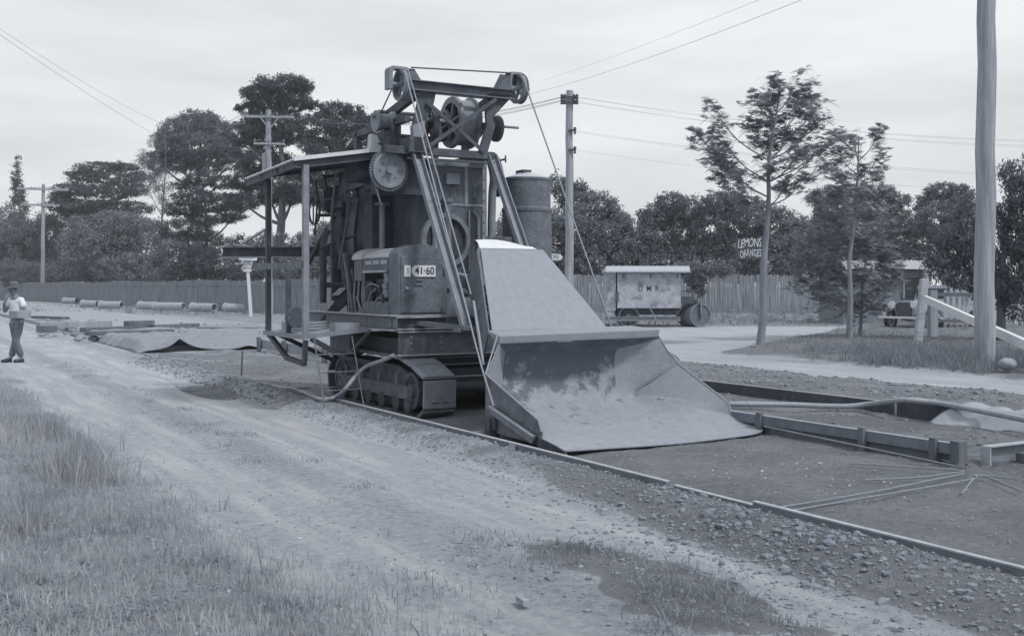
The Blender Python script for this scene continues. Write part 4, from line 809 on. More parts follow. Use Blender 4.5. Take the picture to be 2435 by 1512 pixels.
p = G(1208, 1092); b = MB(); b.hexa([p + Vector(q) for q in ((-.045, 0, -.03), (.05, .0, -.03), (.10, .17, -.03), (.0, .2, -.03), (-.035, .02, .05), (.04, .01, .05), (.085, .15, .12), (.01, .18, .13))]); tag(b.build('wooden_peg', m_wood_dark, bevel=.008), 'stubby wooden peg leaning on the form in front of the crawler', 'peg')
p = G(1240, 1435); b = MB(); b.hexa([p + Vector(q) for q in ((.01, -.05, .0), (.045, -.03, .0), (-.01, .07, .0), (-.03, .06, .0), (.01, -.05, .03), (.045, -.03, .03), (-.01, .07, .025), (-.03, .06, .025))]); tag(b.build('splinter', m_wood), 'pale splinter of wood on the dirt at bottom centre', 'wood')
for px, py, lb in ((440, 2113 / 1.4985, 'pale flat stone in the grass at lower left'), (228, 1405, 'small pale stone in the lower left grass')):
    p = G(px, py * 1.0); b = MB(); b.lathe(p, (0, 0, 1), [(0, .05), (.02, .055), (.035, .02)], 7); tag(b.build('stone', m_dullwhite), lb, 'stone')
# canvas draped on the outer form
def cloth_grid(nm, pt, nu, nv_, m, lb, cat, th=.004):
    b = MB(); vs = [pt(i / nu, j / nv_) for j in range(nv_ + 1) for i in range(nu + 1)]
    fs = [(j * (nu + 1) + i, j * (nu + 1) + i + 1, (j + 1) * (nu + 1) + i + 1, (j + 1) * (nu + 1) + i) for j in range(nv_) for i in range(nu)]
    b.add(vs, fs, True); ob = b.build(nm, m); md = ob.modifiers.new('t', 'SOLIDIFY'); md.thickness = th; return tag(ob, lb, cat)
def cv(u, v):   # u along the form, v from bank side down to the bed
    s_ = 2.25 + u * 1.9; lo = .03 + .02 * math.sin(u * 9)
    if v < .45: t_ = 5.58 - v / .45 * .25; z_ = .23 + .02 * math.sin(u * 14 + v * 8) + .02 * math.sin(u * 31)
    else:
        k = (v - .45) / .55; reach = .30 * max(0, 1 - abs(u - .18) / .75) ** .8; t_ = 5.28 - k * (.03 + reach); z_ = .225 - k * (.195 if u < .55 else .195 * max(0.15, (1 - (u - .55) * 1.9))) + .018 * math.sin(u * 22 + k * 3)
    return M(s_ - .25 * (v > .45) * (v - .45) * (1 - u), t_, z_)
cloth_grid('canvas_sheet', cv, 40, 24, m_cloth, 'pale crumpled canvas draped over the far steel form at the right edge', 'canvas')
# ------------------------------------------------------------------ slab, hessian, planks, rocks on the left
b = MB(M); b.hexa([(-90, .0, .0), (-17.6, .0, .0), (-17.6, 6.1, .0), (-90, 6.1, .0), (-90, .0, .14), (-17.6, .0, .14), (-17.6, 6.1, .14), (-90, 6.1, .14)]); ob = b.build('concrete_slab', m_slab); ob['kind'] = 'structure'
def hs(u, v):
    s_ = -17.0 - u * 11.5; t_ = -.25 + v * 6.2; x = (1 - abs(noise.noise((s_ * 1.1 + .3 * math.sin(t_), t_ * .45, 1))) * 2) * .24 - .12 + noise.noise((s_ * 4, t_ * 1.6, 4)) * .02
    z_ = .175 + x
    if u < .07: k = 1 - u / .07; z_ = z_ * (1 - k) + .02 * k; s_ += -.1 * k + .25 * noise.noise((t_ * 1.1, 2, 3)) * k
    z_ += .36 * math.exp(-((s_ + 17.2) / .4) ** 2 - (abs(t_ - .75) / .33) ** 1.1) + .10 * math.exp(-((s_ + 17.2) / .35) ** 2 - (abs(t_ - 2.5) / .3) ** 1.5)
    if v < .04: z_ *= v / .04 + .05
    return M(s_, t_, z_)
cloth_grid('hessian_sheet', hs, 120, 110, m_hess, 'wide wrinkled hessian sheet spread over the wet slab, peaked at its front edge', 'hessian')
def plank(a, c, w_, h_, lb, m=m_wood_dark, z=.2):
    A, B = G(*a, z), G(*c, z); b = MB(); b.bar(A + Vector((0, 0, h_ / 2)), B + Vector((0, 0, h_ / 2)), w_, h_); return tag(b.build('plank', m, bevel=.01), lb, 'plank', 'planks holding down the hessian')
plank((90, 781), (262, 777), .5, .22, 'pale thick beam end nearest the walking man', m_wood, .16); plank((92, 789), (130, 789), .4, .20, 'short dark block under the pale beam', m_wood_dark, .16)
plank((197, 790), (468, 778), .3, .14, 'long dark plank in the middle of the hessian sheet'); plank((208, 798), (410, 792), .3, .12, 'second dark plank in front of the long one')
plank((300, 775), (362, 773), .3, .16, 'short dark timber lying on top of the long plank', m_wood_dark, .34); plank((408, 785), (640, 786), .3, .10, 'long low plank behind the platform ladder')
plank((84, 757), (155, 760), .4, .12, 'dark plank at the far left end of the slab'); 
rk = [(113, 764), (152, 765), (185, 769), (123, 776), (275, 762), (300, 770), (250, 770), (330, 772), (349, 768), (392, 781), (205, 768), (432, 770), (455, 775), (470, 778), (170, 762), (220, 765), (112, 797), (155, 796), (130, 800), (430, 796), (480, 793), (500, 794), (518, 793), (540, 794), (560, 792), (580, 793), (600, 791), (620, 793), (350, 796), (300, 795), (488, 772), (515, 771), (540, 775), (570, 774), (95, 783), (100, 800)]
def rock(p, r_, seed):
    rr = random.Random(seed); b = MB(); v = [Vector(q) * (1 + .3 * rr.uniform(-1, 1)) for q in ico]; a = rr.uniform(.8, 1.5)
    b.add([p + Vector((q.x * r_ * a, q.y * r_, (q.z + .6) * r_ * .62)) for q in v], [tuple(f) for f in icf]); o_ = b.build('rock' if r_ < .25 else 'boulder', m_rock); md = o_.modifiers.new('round', 'SUBSURF'); md.levels = md.render_levels = 2 if r_ > .2 else 1; return o_
for i, (x, y) in enumerate(rk): tag(rock(G(x, y, .18), random.Random(i).uniform(.06, .14), i), 'rough grey rock weighing down the hessian among the planks', 'rock', 'rocks on the hessian sheet')
tag(rock(G(434, 795, .18), .24, 77), 'largest dark rock alone on the hessian in front of the planks', 'rock')
for k, (x, y) in enumerate(((195, 806), (210, 800), (222, 809), (185, 812))): tag(rock(G(x, y, .05), .17, 90 + k), ('dark lump in the heap at the hessian corner, nearest the planks', 'dark lump at the heap\'s right, touching the hessian corner', 'frontmost lump of the heap at the hessian corner', 'leftmost lump of the heap at the hessian corner')[k], 'rock', 'dark lumps heaped at the corner of the hessian')
# side form with stakes behind the machine on the left
fb = thing('form_board', 'timber form with stakes behind the platform, left of the machine', 'form board', M(-13, 2.6, 0))
b = MB(M); b.box(-16.4, -6.5, 2.58, 2.63, .08, .30); b.build('board', m_wood, fb)
for s_ in (-16.2, -14.2, -11.5, -9): b = MB(M); b.box(s_ - .06, s_ + .06, 2.48, 2.56, -.02, .36); b.build('stake', m_wood_dark, fb)
# concrete pipes
def pipe(px0, px1, py, lb, i):
    A = G(px1, py); d = A.y; rad = .30; B = Vector((0, 0, 0)); L_ = (px1 - px0) * d / F
    ax = Vector((1, -.55 if i % 2 else -.35, 0)).normalized(); A = A + Vector((0, 0, rad - .06)); s0 = A - ax * L_
    r_ = thing('concrete_pipe', lb, 'pipe', A - Vector((0, 0, rad)), 'concrete pipes laid along the paling fence')
    b = MB(); b.lathe(s0, ax, [(0, rad * .8), (0, rad * 1.18), (.14, rad * 1.18), (.18, rad), (L_, rad), (L_, rad * .8), (L_ - .5, rad * .78)], 20, False); b.build('barrel', m_conc, r_)
    b = MB(); b.lathe(s0 + ax * (L_ - .5), ax, [(0, rad * .79), (.01, rad * .79)], 16); b.build('bore', m_black, r_)
for i, a in enumerate([(145, 183, 722, 'small far concrete pipe, leftmost of the row'), (180, 233, 731, 'second concrete pipe from the left, mouth facing right'), (228, 290, 734, 'third concrete pipe from the left, beside the gap'), (318, 368, 736, 'concrete pipe tucked behind the long one, mid row'),
        (352, 437, 738, 'long concrete pipe in the middle of the row'), (438, 510, 741, 'concrete pipe with a big dark mouth, left of the white signpost'), (523, 610, 742, 'concrete pipe passing behind the white signpost'), (602, 684, 742, 'concrete pipe behind the platform posts, rightmost')]): pipe(*a, i)
# ------------------------------------------------------------------ fences
def paling_fence(nm, pts, h_, lb, rail=True):
    r_ = thing(nm, lb, 'fence', Vector(pts[0])); rr = random.Random(len(lb)); b = MB(); br = MB(); bw = MB()
    for (A, B) in zip(pts, pts[1:]):
        A, B = Vector(A), Vector(B); d = (B - A); L_ = d.length; d.normalize(); x = 0; n = Vector((d.y, -d.x, 0))
        while x < L_:
            w_ = rr.uniform(.13, .17); hh = h_ + rr.uniform(-.05, .06) + .06 * math.sin(x * .35); tl = rr.gauss(0, .012); p = A + d * x; o = n * rr.uniform(0, .025)
            q = [p + o, p + d * w_ * .92 + o]
            b.add([q[0], q[1], q[1] + Vector((0, 0, hh)) + d * tl, q[0] + Vector((0, 0, hh - rr.uniform(0, .03))) + d * tl] + [v - n * .018 for v in (q[0], q[1], q[1] + Vector((0, 0, hh)) + d * tl, q[0] + Vector((0, 0, hh)) + d * tl)], [(0, 1, 2, 3), (7, 6, 5, 4), (0, 4, 5, 1), (3, 2, 6, 7), (1, 5, 6, 2), (0, 3, 7, 4)]); x += w_
        for z_ in (.35, h_ - .35): br.bar(A + n * -.06 + Vector((0, 0, z_)), B + n * -.06 + Vector((0, 0, z_)), .05, .08)
        if rail: bw.bar(A + n * .05 + Vector((0, 0, h_ - .28)), B + n * .05 + Vector((0, 0, h_ - .28)), .03, .05)
        k = 0
        while k < L_:
            if rail: bw_ = None
            br.bar(A + d * k - n * .12, A + d * k - n * .12 + Vector((0, 0, h_ + .02)), .12, .12); k += 2.7
    b.build('palings', m_fence, r_); br.build('posts_and_rails', m_wood_dark, r_)
    if rail: bw.build('top_rail', m_wood, r_)
    return r_
gF0 = G(-260, 699); gF1 = G(640, 745); gF2 = G(900, 752)
paling_fence('paling_fence', [Vector((gF0.x, gF0.y, 0)), Vector((gF1.x, gF1.y, 0)), Vector((gF2.x + .0, gF2.y, 0))], 2.0, 'long grey paling fence behind the concrete pipes on the left', True)
paling_fence('paling_fence', [Vector((-3.5, 66.5, 0)), Vector((6, 66, 0)), Vector((20.5, 65, 0))], 2.28, 'tall dark paling fence under the trees behind the canvas-covered roller', False)
# ------------------------------------------------------------------ signs
def signboards(): pass
p = G(597, 752); sp = thing('signpost', 'white post with white arrow boards, seen left under the dark boom', 'signpost', p)
b = MB(); b.bar(p, W(588, 622, p.y), .15, .15); b.build('post', m_white, sp)
def arrow(px0, px1, py0, py1, d, dirn, nm='sign_board', par=sp, tilt=0):
    A, B = W(px0, py1, d - .12), W(px1, py0, d - .12); zc_ = (A.z + B.z) / 2; k = abs(B.z - A.z) * .45
    pts = [(A.x, A.z), (B.x, A.z + tilt), (B.x, B.z + tilt), (A.x, B.z)]
    if dirn < 0: pts = [(A.x + k, A.z), (B.x, A.z + tilt), (B.x, B.z + tilt), (A.x + k, B.z), (A.x, zc_)]
    if dirn > 0: pts = [(A.x, A.z), (B.x - k, A.z), (B.x, zc_), (B.x - k, B.z), (A.x, B.z)]
    b = MB(); b.prism([(x, d - .12, z) for x, z in pts], (0, .04, 0)); return b.build(nm, m_white, par), Vector(((A.x + B.x) / 2, d - .125, zc_))
d = p.y
bo, c_ = arrow(572, 597, 630, 646, d, -1); text('CARLINGFORD', .20, m_letter_soft, bo, c_ + Vector((.03, 0, 0)), (1, 0, 0), (0, 0, 1), 'place_name', .002, .42)
bo, c_ = arrow(574, 600, 615, 629, d - .02, 0); text('PENN HILLS', .20, m_letter_soft, bo, c_ + Vector((0, 0, -.06)), (1, 0, 0), (0, 0, 1), 'place_name', .002, .5)
b = MB(); A = W(566, 614, d - .5); b.prism([W(566, 617, d - 1.1), W(590, 622, d), W(611, 619, d + .1), W(611, 611, d + .1), W(585, 611, d - .1), W(570, 613, d - 1.0)], (0, .04, 0)); b.build('sign_board', m_white, sp)
b = MB(); b.bar(W(560, 627, d - 1.2), W(576, 627, d), .04, .05); b.build('sign_board', m_white, sp)
d = 60; sp2 = thing('direction_sign', 'white arrow board pointing right, between the water tank and the timber pole', 'sign', Vector((W(1300, 612, d).x, d, 0)))
b = MB(); x = W(1300, 612, d).x; b.bar((x, d, 0), (x, d, 4.2), .12, .12); b.build('post', m_white, sp2)
bo, c_ = arrow(1290, 1339, 604, 619, d, 1, 'sign_board', sp2); text('STORE', .30, m_letter, bo, c_ + Vector((.0, 0, 0)), (1, 0, 0), (0, 0, 1), 'sign_lettering', .002, .75)
d = 56; sp3 = thing('fruit_sign', 'dark board hand painted LEMONS ORANGES hanging among the trees', 'sign', Vector((W(1815, 690, d).x, d, 0)))
A, B = W(1750, 616, d), W(1822, 566, d); b = MB(); b.box(A.x, B.x, d, d + .05, A.z, B.z); bd = b.build('board', mat('tarred_board', .07, .2, 5, .8), sp3)
m_chalk = mat('chalky_white_paint', .62, .15, 20, .8)
text('LEMONS', .62, m_chalk, bd, Vector(((A.x + B.x) / 2 - .07, d - .01, (A.z + B.z) / 2 + .26)), (1, 0, 0), (0, 0, 1), 'painted_word', .004, .52, 0, .12)
text('ORANGES', .54, m_chalk, bd, Vector(((A.x + B.x) / 2 - .02, d - .01, (A.z + B.z) / 2 - .27)), (1, 0, .0), (0, 0, 1), 'painted_word', .004, .46, 0, .12)
b = MB(); b.bar((B.x - .25, d + .1, 0), (B.x - .25, d + .1, B.z), .1, .1); b.build('post', m_wood_dark, sp3)
# ------------------------------------------------------------------ road roller under a canvas-sided cabin
rl = thing('road_roller', 'old road roller with white canvas cabin stencilled D M R and a wide front drum', 'road roller', G(1560, 777))
dR = G(1560, 777).y
def rb(px0, px1, py0, py1, y0, y1, nm, m, par=rl, bev=0):
    A, B = W(px0, py1, dR), W(px1, py0, dR); b = MB(); b.box(A.x, B.x, dR + y0, dR + y1, A.z, B.z); return b.build(nm, m, par, bevel=bev)
cab = rb(1465, 1614, 650, 732, -.55, .9, 'canvas_cabin', m_canvas)
rb(1440, 1462, 648, 738, -.45, .9, 'end_curtain', m_canvas); rb(1462, 1466, 650, 735, -.2, .6, 'curtain_gap', m_black)
rb(1440, 1459, 738, 752, -.40, .6, 'curtain_skirt', m_canvas)
A, B = W(1436, 645, dR), W(1634, 636, dR); b = MB(); b.prism([(A.x, dR - .75, A.z), (B.x, dR - .75, A.z), (B.x - .12, dR - .6, B.z), (A.x + .1, dR + .2, B.z + .05), (A.x, dR + .9, A.z)] and [(A.x, dR - .8, A.z), (A.x + .1, dR + .1, B.z + .06), (A.x, dR + 1.1, A.z), (A.x, dR + 1.1, A.z - .06), (A.x, dR - .8, A.z - .06)], (B.x - A.x, 0, 0)); b.build('cabin_roof', m_dullwhite, rl)
c = W(1538, 686, dR); text('D  M  R', .32, m_letter, cab, Vector((c.x, dR - .556, c.z)), (1, 0, 0), (0, 0, 1), 'stencilled_letters', .003, .8, .003)
b = MB()
for px in (1478, 1543, 1606): q = W(px, 655, dR); b.box(q.x - .015, q.x + .015, dR - .565, dR - .551, q.z - .12, q.z + .06)
b.build('tie_strap', m_letter, cab)
q = W(1464, 705, dR); b = MB(); b.box(q.x - .06, q.x + .06, dR - .62, dR - .56, q.z - .2, q.z + .2); b.build('side_lamp', m_iron_dark, rl)
rb(1466, 1612, 733, 748, -.2, .8, 'undertray', m_iron_dark)
A, B = W(1438, 758, dR - .5), W(1618, 758, dR - .5); b = MB(); b.ibeam((A.x, dR - .5, A.z), (B.x, dR - .5, B.z), .12, .17); b.build('chassis_channel', m_iron_mid, rl)
for yy in (-.15, .75):
    q = W(1493, 754, dR); b = MB(); b.wheel((q.x, dR + yy, .42), (0, 1, 0), .43, .28, .07, 8, .12); b.build('rear_wheel', m_iron_mid, rl)
fr_ = .47; q = W(1663, 751, dR); b = MB(); ax = Vector((.35, -1, 0)).normalized(); c0 = Vector((q.x, dR - .35, fr_)); b.lathe(c0 - ax * 1.25, ax, [(0, fr_ * .9), (0, fr_), (1.25, fr_), (1.25, fr_ * .93), (1.20, fr_ * .90)], 36, False); fd_ = b.build('front_drum', m_iron_mid, rl)
b = MB(); b.lathe(c0 - ax * .06, ax, [(0, fr_ * .92), (.01, fr_ * .92)], 30); b.lathe(c0 - ax * .06, ax, [(0, .08), (.12, .08)], 12); b.build('drum_end', m_iron, fd_)
b = MB(); b.bar(c0 + ax * .05, c0 + ax * .05 + Vector((-.02, 0, .60)), .11, .05); b.bar(c0 + ax * .05 + Vector((-.05, 0, .58)), c0 - ax * 1.3 + Vector((-.05, 0, .58)), .16, .10); b.build('fork', m_iron_mid, rl)
b = MB(); A = W(1620, 735, dR); b.path(bez([W(1612, 745, dR), W(1625, 728, dR), W(1650, 724, dR), W(1658, 722, dR)]), .05, 8); b.path([W(1622, 715, dR), W(1665, 717, dR)], .03, 6); b.build('steering_gear', m_iron_mid, rl)
b = MB(); b.box(W(1615, 700, dR).x, W(1648, 700, dR).x, dR - .3, dR + .4, W(0, 722, dR).z, W(0, 705, dR).z); b.ring(W(1638, 692, dR), (0, -1, 0), .05, .10, .06, 16); b.bar(W(1614, 693, dR), W(1660, 690, dR), .04, .04); b.bar(W(1614, 711, dR), W(1640, 711, dR), .05, .05); b.build('engine_gear', m_iron_dark, rl)
b = MB(); b.path(bez([W(1545, 733, dR - .6), W(1556, 750, dR - .62), W(1559, 765, dR - .62), G(1556, 776)]), .02, 6); b.build('loose_strap', m_rope, rl)
# ------------------------------------------------------------------ poles and wires
def crossarm(root, c, d, L_, n, w_=.1, m=m_pole):
    b = MB(); b.bar(c - d * L_ / 2, c + d * L_ / 2, w_, w_ * 1.1); a = b.build('crossarm', m, root); pts = []
    for k in range(n):
        f_ = -L_ / 2 * .92 + L_ * .92 * k / (n - 1); q = c + d * f_; b = MB(); b.lathe(q, (0, 0, 1), [(0, .02), (.12, .02), (.12, .055), (.17, .065), (.20, .03), (.26, .035), (.27, .0)], 10); b.build('insulator', m_iron_mid, a); pts.append(q + Vector((0, 0, .2)))
    return pts
def upole(px, pyb, pyt, d, r0, r1, lb, m=m_pole, lean=0):
    A = Vector((W(px, pyb, d).x, d, 0)); B = W(px + lean, pyt, d); r_ = thing('power_pole', lb, 'pole', A); b = MB(); n = 10
    b.path([A.lerp(B, k / n) + Vector((.02 * math.sin(k * 2.1), 0, 0)) * (k > 0) for k in range(n + 1)], [r0 + (r1 - r0) * k / n for k in range(n + 1)], 12); b.build('pole', m, r_); return r_, A, B
ad = Vector((.93, .36, 0)).normalized()
pa, A1, B1 = upole(101, 712, 438, 120, .24, .17, 'distant pole with two crossarms behind the fence at far left', lean=2)
wa = crossarm(pa, W(102, 450, 119.8), ad, 5.2, 5, .22); wa2 = crossarm(pa, W(102, 488, 119.8), ad, 3.4, 4, .2)
pb, A2, B2 = upole(640, 750, 262, 61, .22, .15, 'tall pole with braced crossarm in front of the dark pine', lean=-2)
wb = crossarm(pb, W(640, 278, 60.8), Vector((1, .12, 0)).normalized(), 2.8, 4, .12); b = MB()
for sg in (-1, 1): b.bar(W(641, 308, 60.7), W(641 + sg * 22, 279, 60.6), .06, .06)
b.build('arm_brace', m_pole, pb); wb2 = crossarm(pb, W(640, 342, 60.8), Vector((1, .12, 0)).normalized(), 1.7, 3, .10)
b = MB(); c = W(640, 395, 60.7); b.box(c.x - .35, c.x - .2, 60.5, 60.7, c.z - .5, c.z + .7); b.build('transformer_fuse', m_iron_mid, pb)
pc, A3, B3 = upole(1354, 760, 216, 48, .205, .15, 'straight timber pole right of the hoist frame, insulators at the top', lean=0)
wc = []
for yy, xs in ((231, (-18, 18)), (243, (-18, 18))):
    b = MB(); b.bar(W(1354 + xs[0], yy, 47.8), W(1354 + xs[1], yy, 47.8), .05, .05); arm = b.build('crossarm', m_iron_dark, pc)
    for x in (xs[0], xs[0] * .62, xs[1] * .62, xs[1]):
        q = W(1354 + x, yy, 47.8); b = MB(); b.lathe(q - Vector((0, 0, .10)), (0, 0, 1), [(0, .02), (.0, .06), (.05, .08), (.1, .04), (.15, .08), (.22, .03), (.26, .0)], 10); b.build('insulator', m_iron_dark, arm); wc.append(q)
for yy in (311, 357):
    q = W(1367, yy, 47.8); b = MB(); b.box(q.x - .28, q.x - .05, 47.75, 47.85, q.z - .04, q.z + .05); b.lathe(q - Vector((0, 0, .16)), (0, 0, 1), [(0, .03), (.05, .07), (.12, .04), (.18, .07), (.28, .07), (.32, .02)], 10); b.build('insulator', m_iron_dark, pc); wc.append(q)
pd, A4, B4 = upole(2340, 885, -160, 21.3, .195, .165, 'massive weathered timber pole in the right foreground', m_pole, lean=8)
def wire(a, c, sag, r_, lb, grp, n=16):
    pts = [Vector(a).lerp(Vector(c), k / n) - Vector((0, 0, sag * 4 * (k / n) * (1 - k / n))) for k in range(n + 1)]; b = MB(); b.path(pts, r_, 4, False); return tag(b.build('overhead_wire', m_rope_dark), lb, 'wire', grp)
for k in range(4): wire(wa[k + 1], wb[k], 1.2, .012, 'one of the thin upper wires between the far left pole and the braced pole', 'upper wires on the left')
for k in range(3): wire(wa2[k + 1], wb2[k], 1.2, .012, 'one of the thin lower wires between the far left pole and the braced pole', 'lower wires on the left')
for k in range(4): wire(wb[k], wc[k], .9, .009, 'one of the wires running behind the hoist frame to the straight pole', 'wires behind the machine')
for k, (q, yy) in enumerate(((wc[2], 318), (wc[3], 322), (wc[6], 330), (wc[7], 335))): wire(q, W(2700, yy + 20, 46), .5, .0035, 'one of the upper wires leading right from the straight pole', 'upper wires right of the straight pole')
for k, (q, yy) in enumerate(((wc[8], 415), (wc[8] + Vector((0, 0, -.06)), 420), (wc[9], 455))): wire(q, W(2700, yy + 10, 46), .4, .0035, 'one of the lower wires leading right from the straight pole', 'lower wires right of the straight pole')
wire(W(1250, 226, 58), W(2080, -70, 24), .25, .006, 'lower of the two wires rising to the upper right sky', 'wires crossing the sky at right'); wire(wb[3], W(1250, 226, 58), .5, .009, 'wire from the braced pole passing behind the hoist head', 'wires crossing the sky at right')
wire(W(1290, 192, 58), W(1990, -75, 24), .12, .004, 'fainter upper wire rising to the upper right sky', 'wires crossing the sky at right')
wire(W(360, 316, 58), W(-120, 0, 30), .12, .007, 'lower dark wire sagging from upper left toward the trees', 'wires at upper left'); wire(W(440, 318, 58), W(-90, 8, 30), .32, .005, 'fainter wire beside the lower one at upper left', 'wires at upper left')
# ------------------------------------------------------------------ white post and rail, picket gate, shed, car, boulder
wf = thing('post_and_rail_fence', 'leaning white post with a white rail sloping down to the right past the big pole', 'fence', G(2180, 828, .2))
d = 28.8; b = MB(); b.bar(W(2181, 830, d), W(2198, 663, d), .20, .19); b.build('post', m_dullwhite, wf, bevel=.02)
b = MB()
for yy in (703, 746, 790, 812):
    x = 2181 + (830 - yy) * 17 / 167; q = W(x, yy, d); b.bar(q + Vector((-.15, -.15, .01)), q + Vector((.15, -.15, -.01)), .012, .012)
b.build('wire_band', m_rope_dark, wf)
b = MB(); b.bar(W(2200, 711, d - .25), W(2480, 838, 19.5), .10, .19); b.build('rail', m_white, wf, bevel=.01)
pk = thing('picket_gate', 'white picket gate with a dark top bar, half hidden behind the sloping rail', 'gate', Vector((W(2280, 760, 31).x, 31, 0)))
for k, (x, y0, y1) in enumerate(((2248, 690, 765), (2262, 684, 762), (2276, 688, 768), (2300, 694, 770), (2318, 694, 770), (2290, 690, 768), (2332, 700, 775))):
    b = MB(); b.box(W(x - 3, y1, 31).x, W(x + 3, y1, 31).x, 31, 31.03, W(x, y1 + 15, 31).z, W(x, y0, 31).z); b.build('picket', m_dullwhite, pk)
b = MB(); b.bar(W(2225, 700, 30.9), W(2345, 701, 30.9), .06, .10); b.bar(W(2225, 762, 30.9), W(2345, 764, 30.9), .05, .08); b.build('gate_bar', m_wood_dark, pk)
b = MB(); b.bar(W(2218, 800, 30.8), W(2217, 690, 30.8), .26, .2); tag(b.build('strainer_post', m_wood), 'grey round topped timber post just behind the leaning white one', 'post')
sh = thing('roadside_shed', 'small timber shed with a white fascia and corner post behind the shrubs', 'shed', Vector((W(2120, 760, 46).x, 46, 0)))
x0, x1 = W(2010, 700, 46).x, W(2212, 700, 46).x; zt_ = W(0, 620, 46).z; zf = W(0, 640, 46).z
b = MB(); b.box(x0, x1 - .1, 46.3, 50, 0, zf); b.build('wall', m_wall, sh)
b = MB(); b.box(x0 - .1, x1, 45.9, 46.1, zf, zt_); b.build('fascia', m_white, sh); b = MB(); b.prism([(x0 - .1, 46.1, zt_), (x1, 46.1, zt_), (x1, 50.2, zt_ - .1), (x0 - .1, 50.2, zt_ - .1)], (0, 0, -.05)); b.build('roof', m_tin, sh)
b = MB(); b.box(x1 - .28, x1 - .02, 45.95, 46.2, 0, zf - .01); b.build('corner_post', m_dullwhite, sh)
b = MB(); b.box(x1 - 1.0, x1 - .35, 46.24, 46.3, zf - 1.2, zf - .35); fw = b.build('window', m_glass, sh); b = MB(); b.box(x1 - 1.06, x1 - .99, 46.2, 46.3, zf - 1.25, zf - .3); b.build('frame', m_wood, fw)
# car
cx = thing('parked_car', 'dusty pale motor car with round headlamps, half hidden behind the leaning white post', 'car', Vector((W(2150, 780, 41).x, 41, 0)))
c0 = Vector(cx.location) + Vector((.75, .5, 0))
def cl(x, y, z): return c0 + Vector((x * .55 + y * .84, x * -.84 * .35 + y * .5, z))
def cl(x, y, z): ca, sa = math.cos(R(-52)), math.sin(R(-52)); return c0 + Vector((x * ca - y * sa, x * sa + y * ca, z))
b = MB(cl); b.prism([(-.35, -1.0, .45), (.35, -1.0, .45), (.42, -1.0, .95), (.25, -1.0, 1.08), (-.25, -1.0, 1.08), (-.42, -1.0, .95)], (0, 1.5, 0)); b.build('bonnet', m_car, cx, bevel=.03)
b = MB(cl); b.prism([(-.7, .5, .4), (-.7, 3.2, .4), (-.7, 3.3, 1.0), (-.7, 2.9, 1.65), (-.7, 1.0, 1.68), (-.7, .75, 1.1), (-.7, .5, 1.05)], (1.4, 0, 0)); b.build('body', m_car, cx, bevel=.06)
b = MB(cl); b.box(-.6, .6, .78, .80, 1.15, 1.55); b.build('windscreen', m_glass, cx)
b = MB(cl); b.prism([(-.30, -1.03, .45), (.30, -1.03, .45), (.34, -1.03, .95), (.2, -1.03, 1.05), (-.2, -1.03, 1.05), (-.34, -1.03, .95)], (0, .03, 0)); b.build('radiator', m_iron_dark, cx)
for sg in (-1, 1):
    b = MB(cl); b.path([(sg * .72, -1.25, .45), (sg * .74, -1.12, .72), (sg * .74, -.75, .86), (sg * .74, -.35, .72), (sg * .74, .1, .42), (sg * .72, .6, .34)], [.06, .13, .16, .14, .10, .06], 10); b.build('mudguard', m_car, cx)
    b = MB(cl); b.lathe((sg * .45, -.95, .95), (0, -1, 0), [(0, .04), (.10, .12), (.16, .14)], 16); hl = b.build('headlamp', m_chrome, cx); b = MB(cl); b.lathe((sg * .45, -1.108, .95), (0, -1, 0), [(0, .13), (.012, .12)], 16); b.build('lens', m_white, hl)
    for y_ in (-.72, 2.6):
        b = MB(cl); b.ring((sg * .76 - .06, y_, .36), (1, 0, 0), .25, .36, .13, 24); wh = b.build('wheel', m_black, cx); b = MB(cl); b.wheel((sg * .76, y_, .36), (1, 0, 0), .27, .07, .03, 8, .07); b.build('rim', m_iron_mid, wh)
b = MB(cl); b.bar((-.85, -1.35, .48), (.85, -1.35, .48), .04, .08); b.build('bumper', m_chrome, cx)
tag(rock(G(2396, 880, .12), .27, 300), 'big rounded boulder at the right edge beside the massive pole', 'boulder')
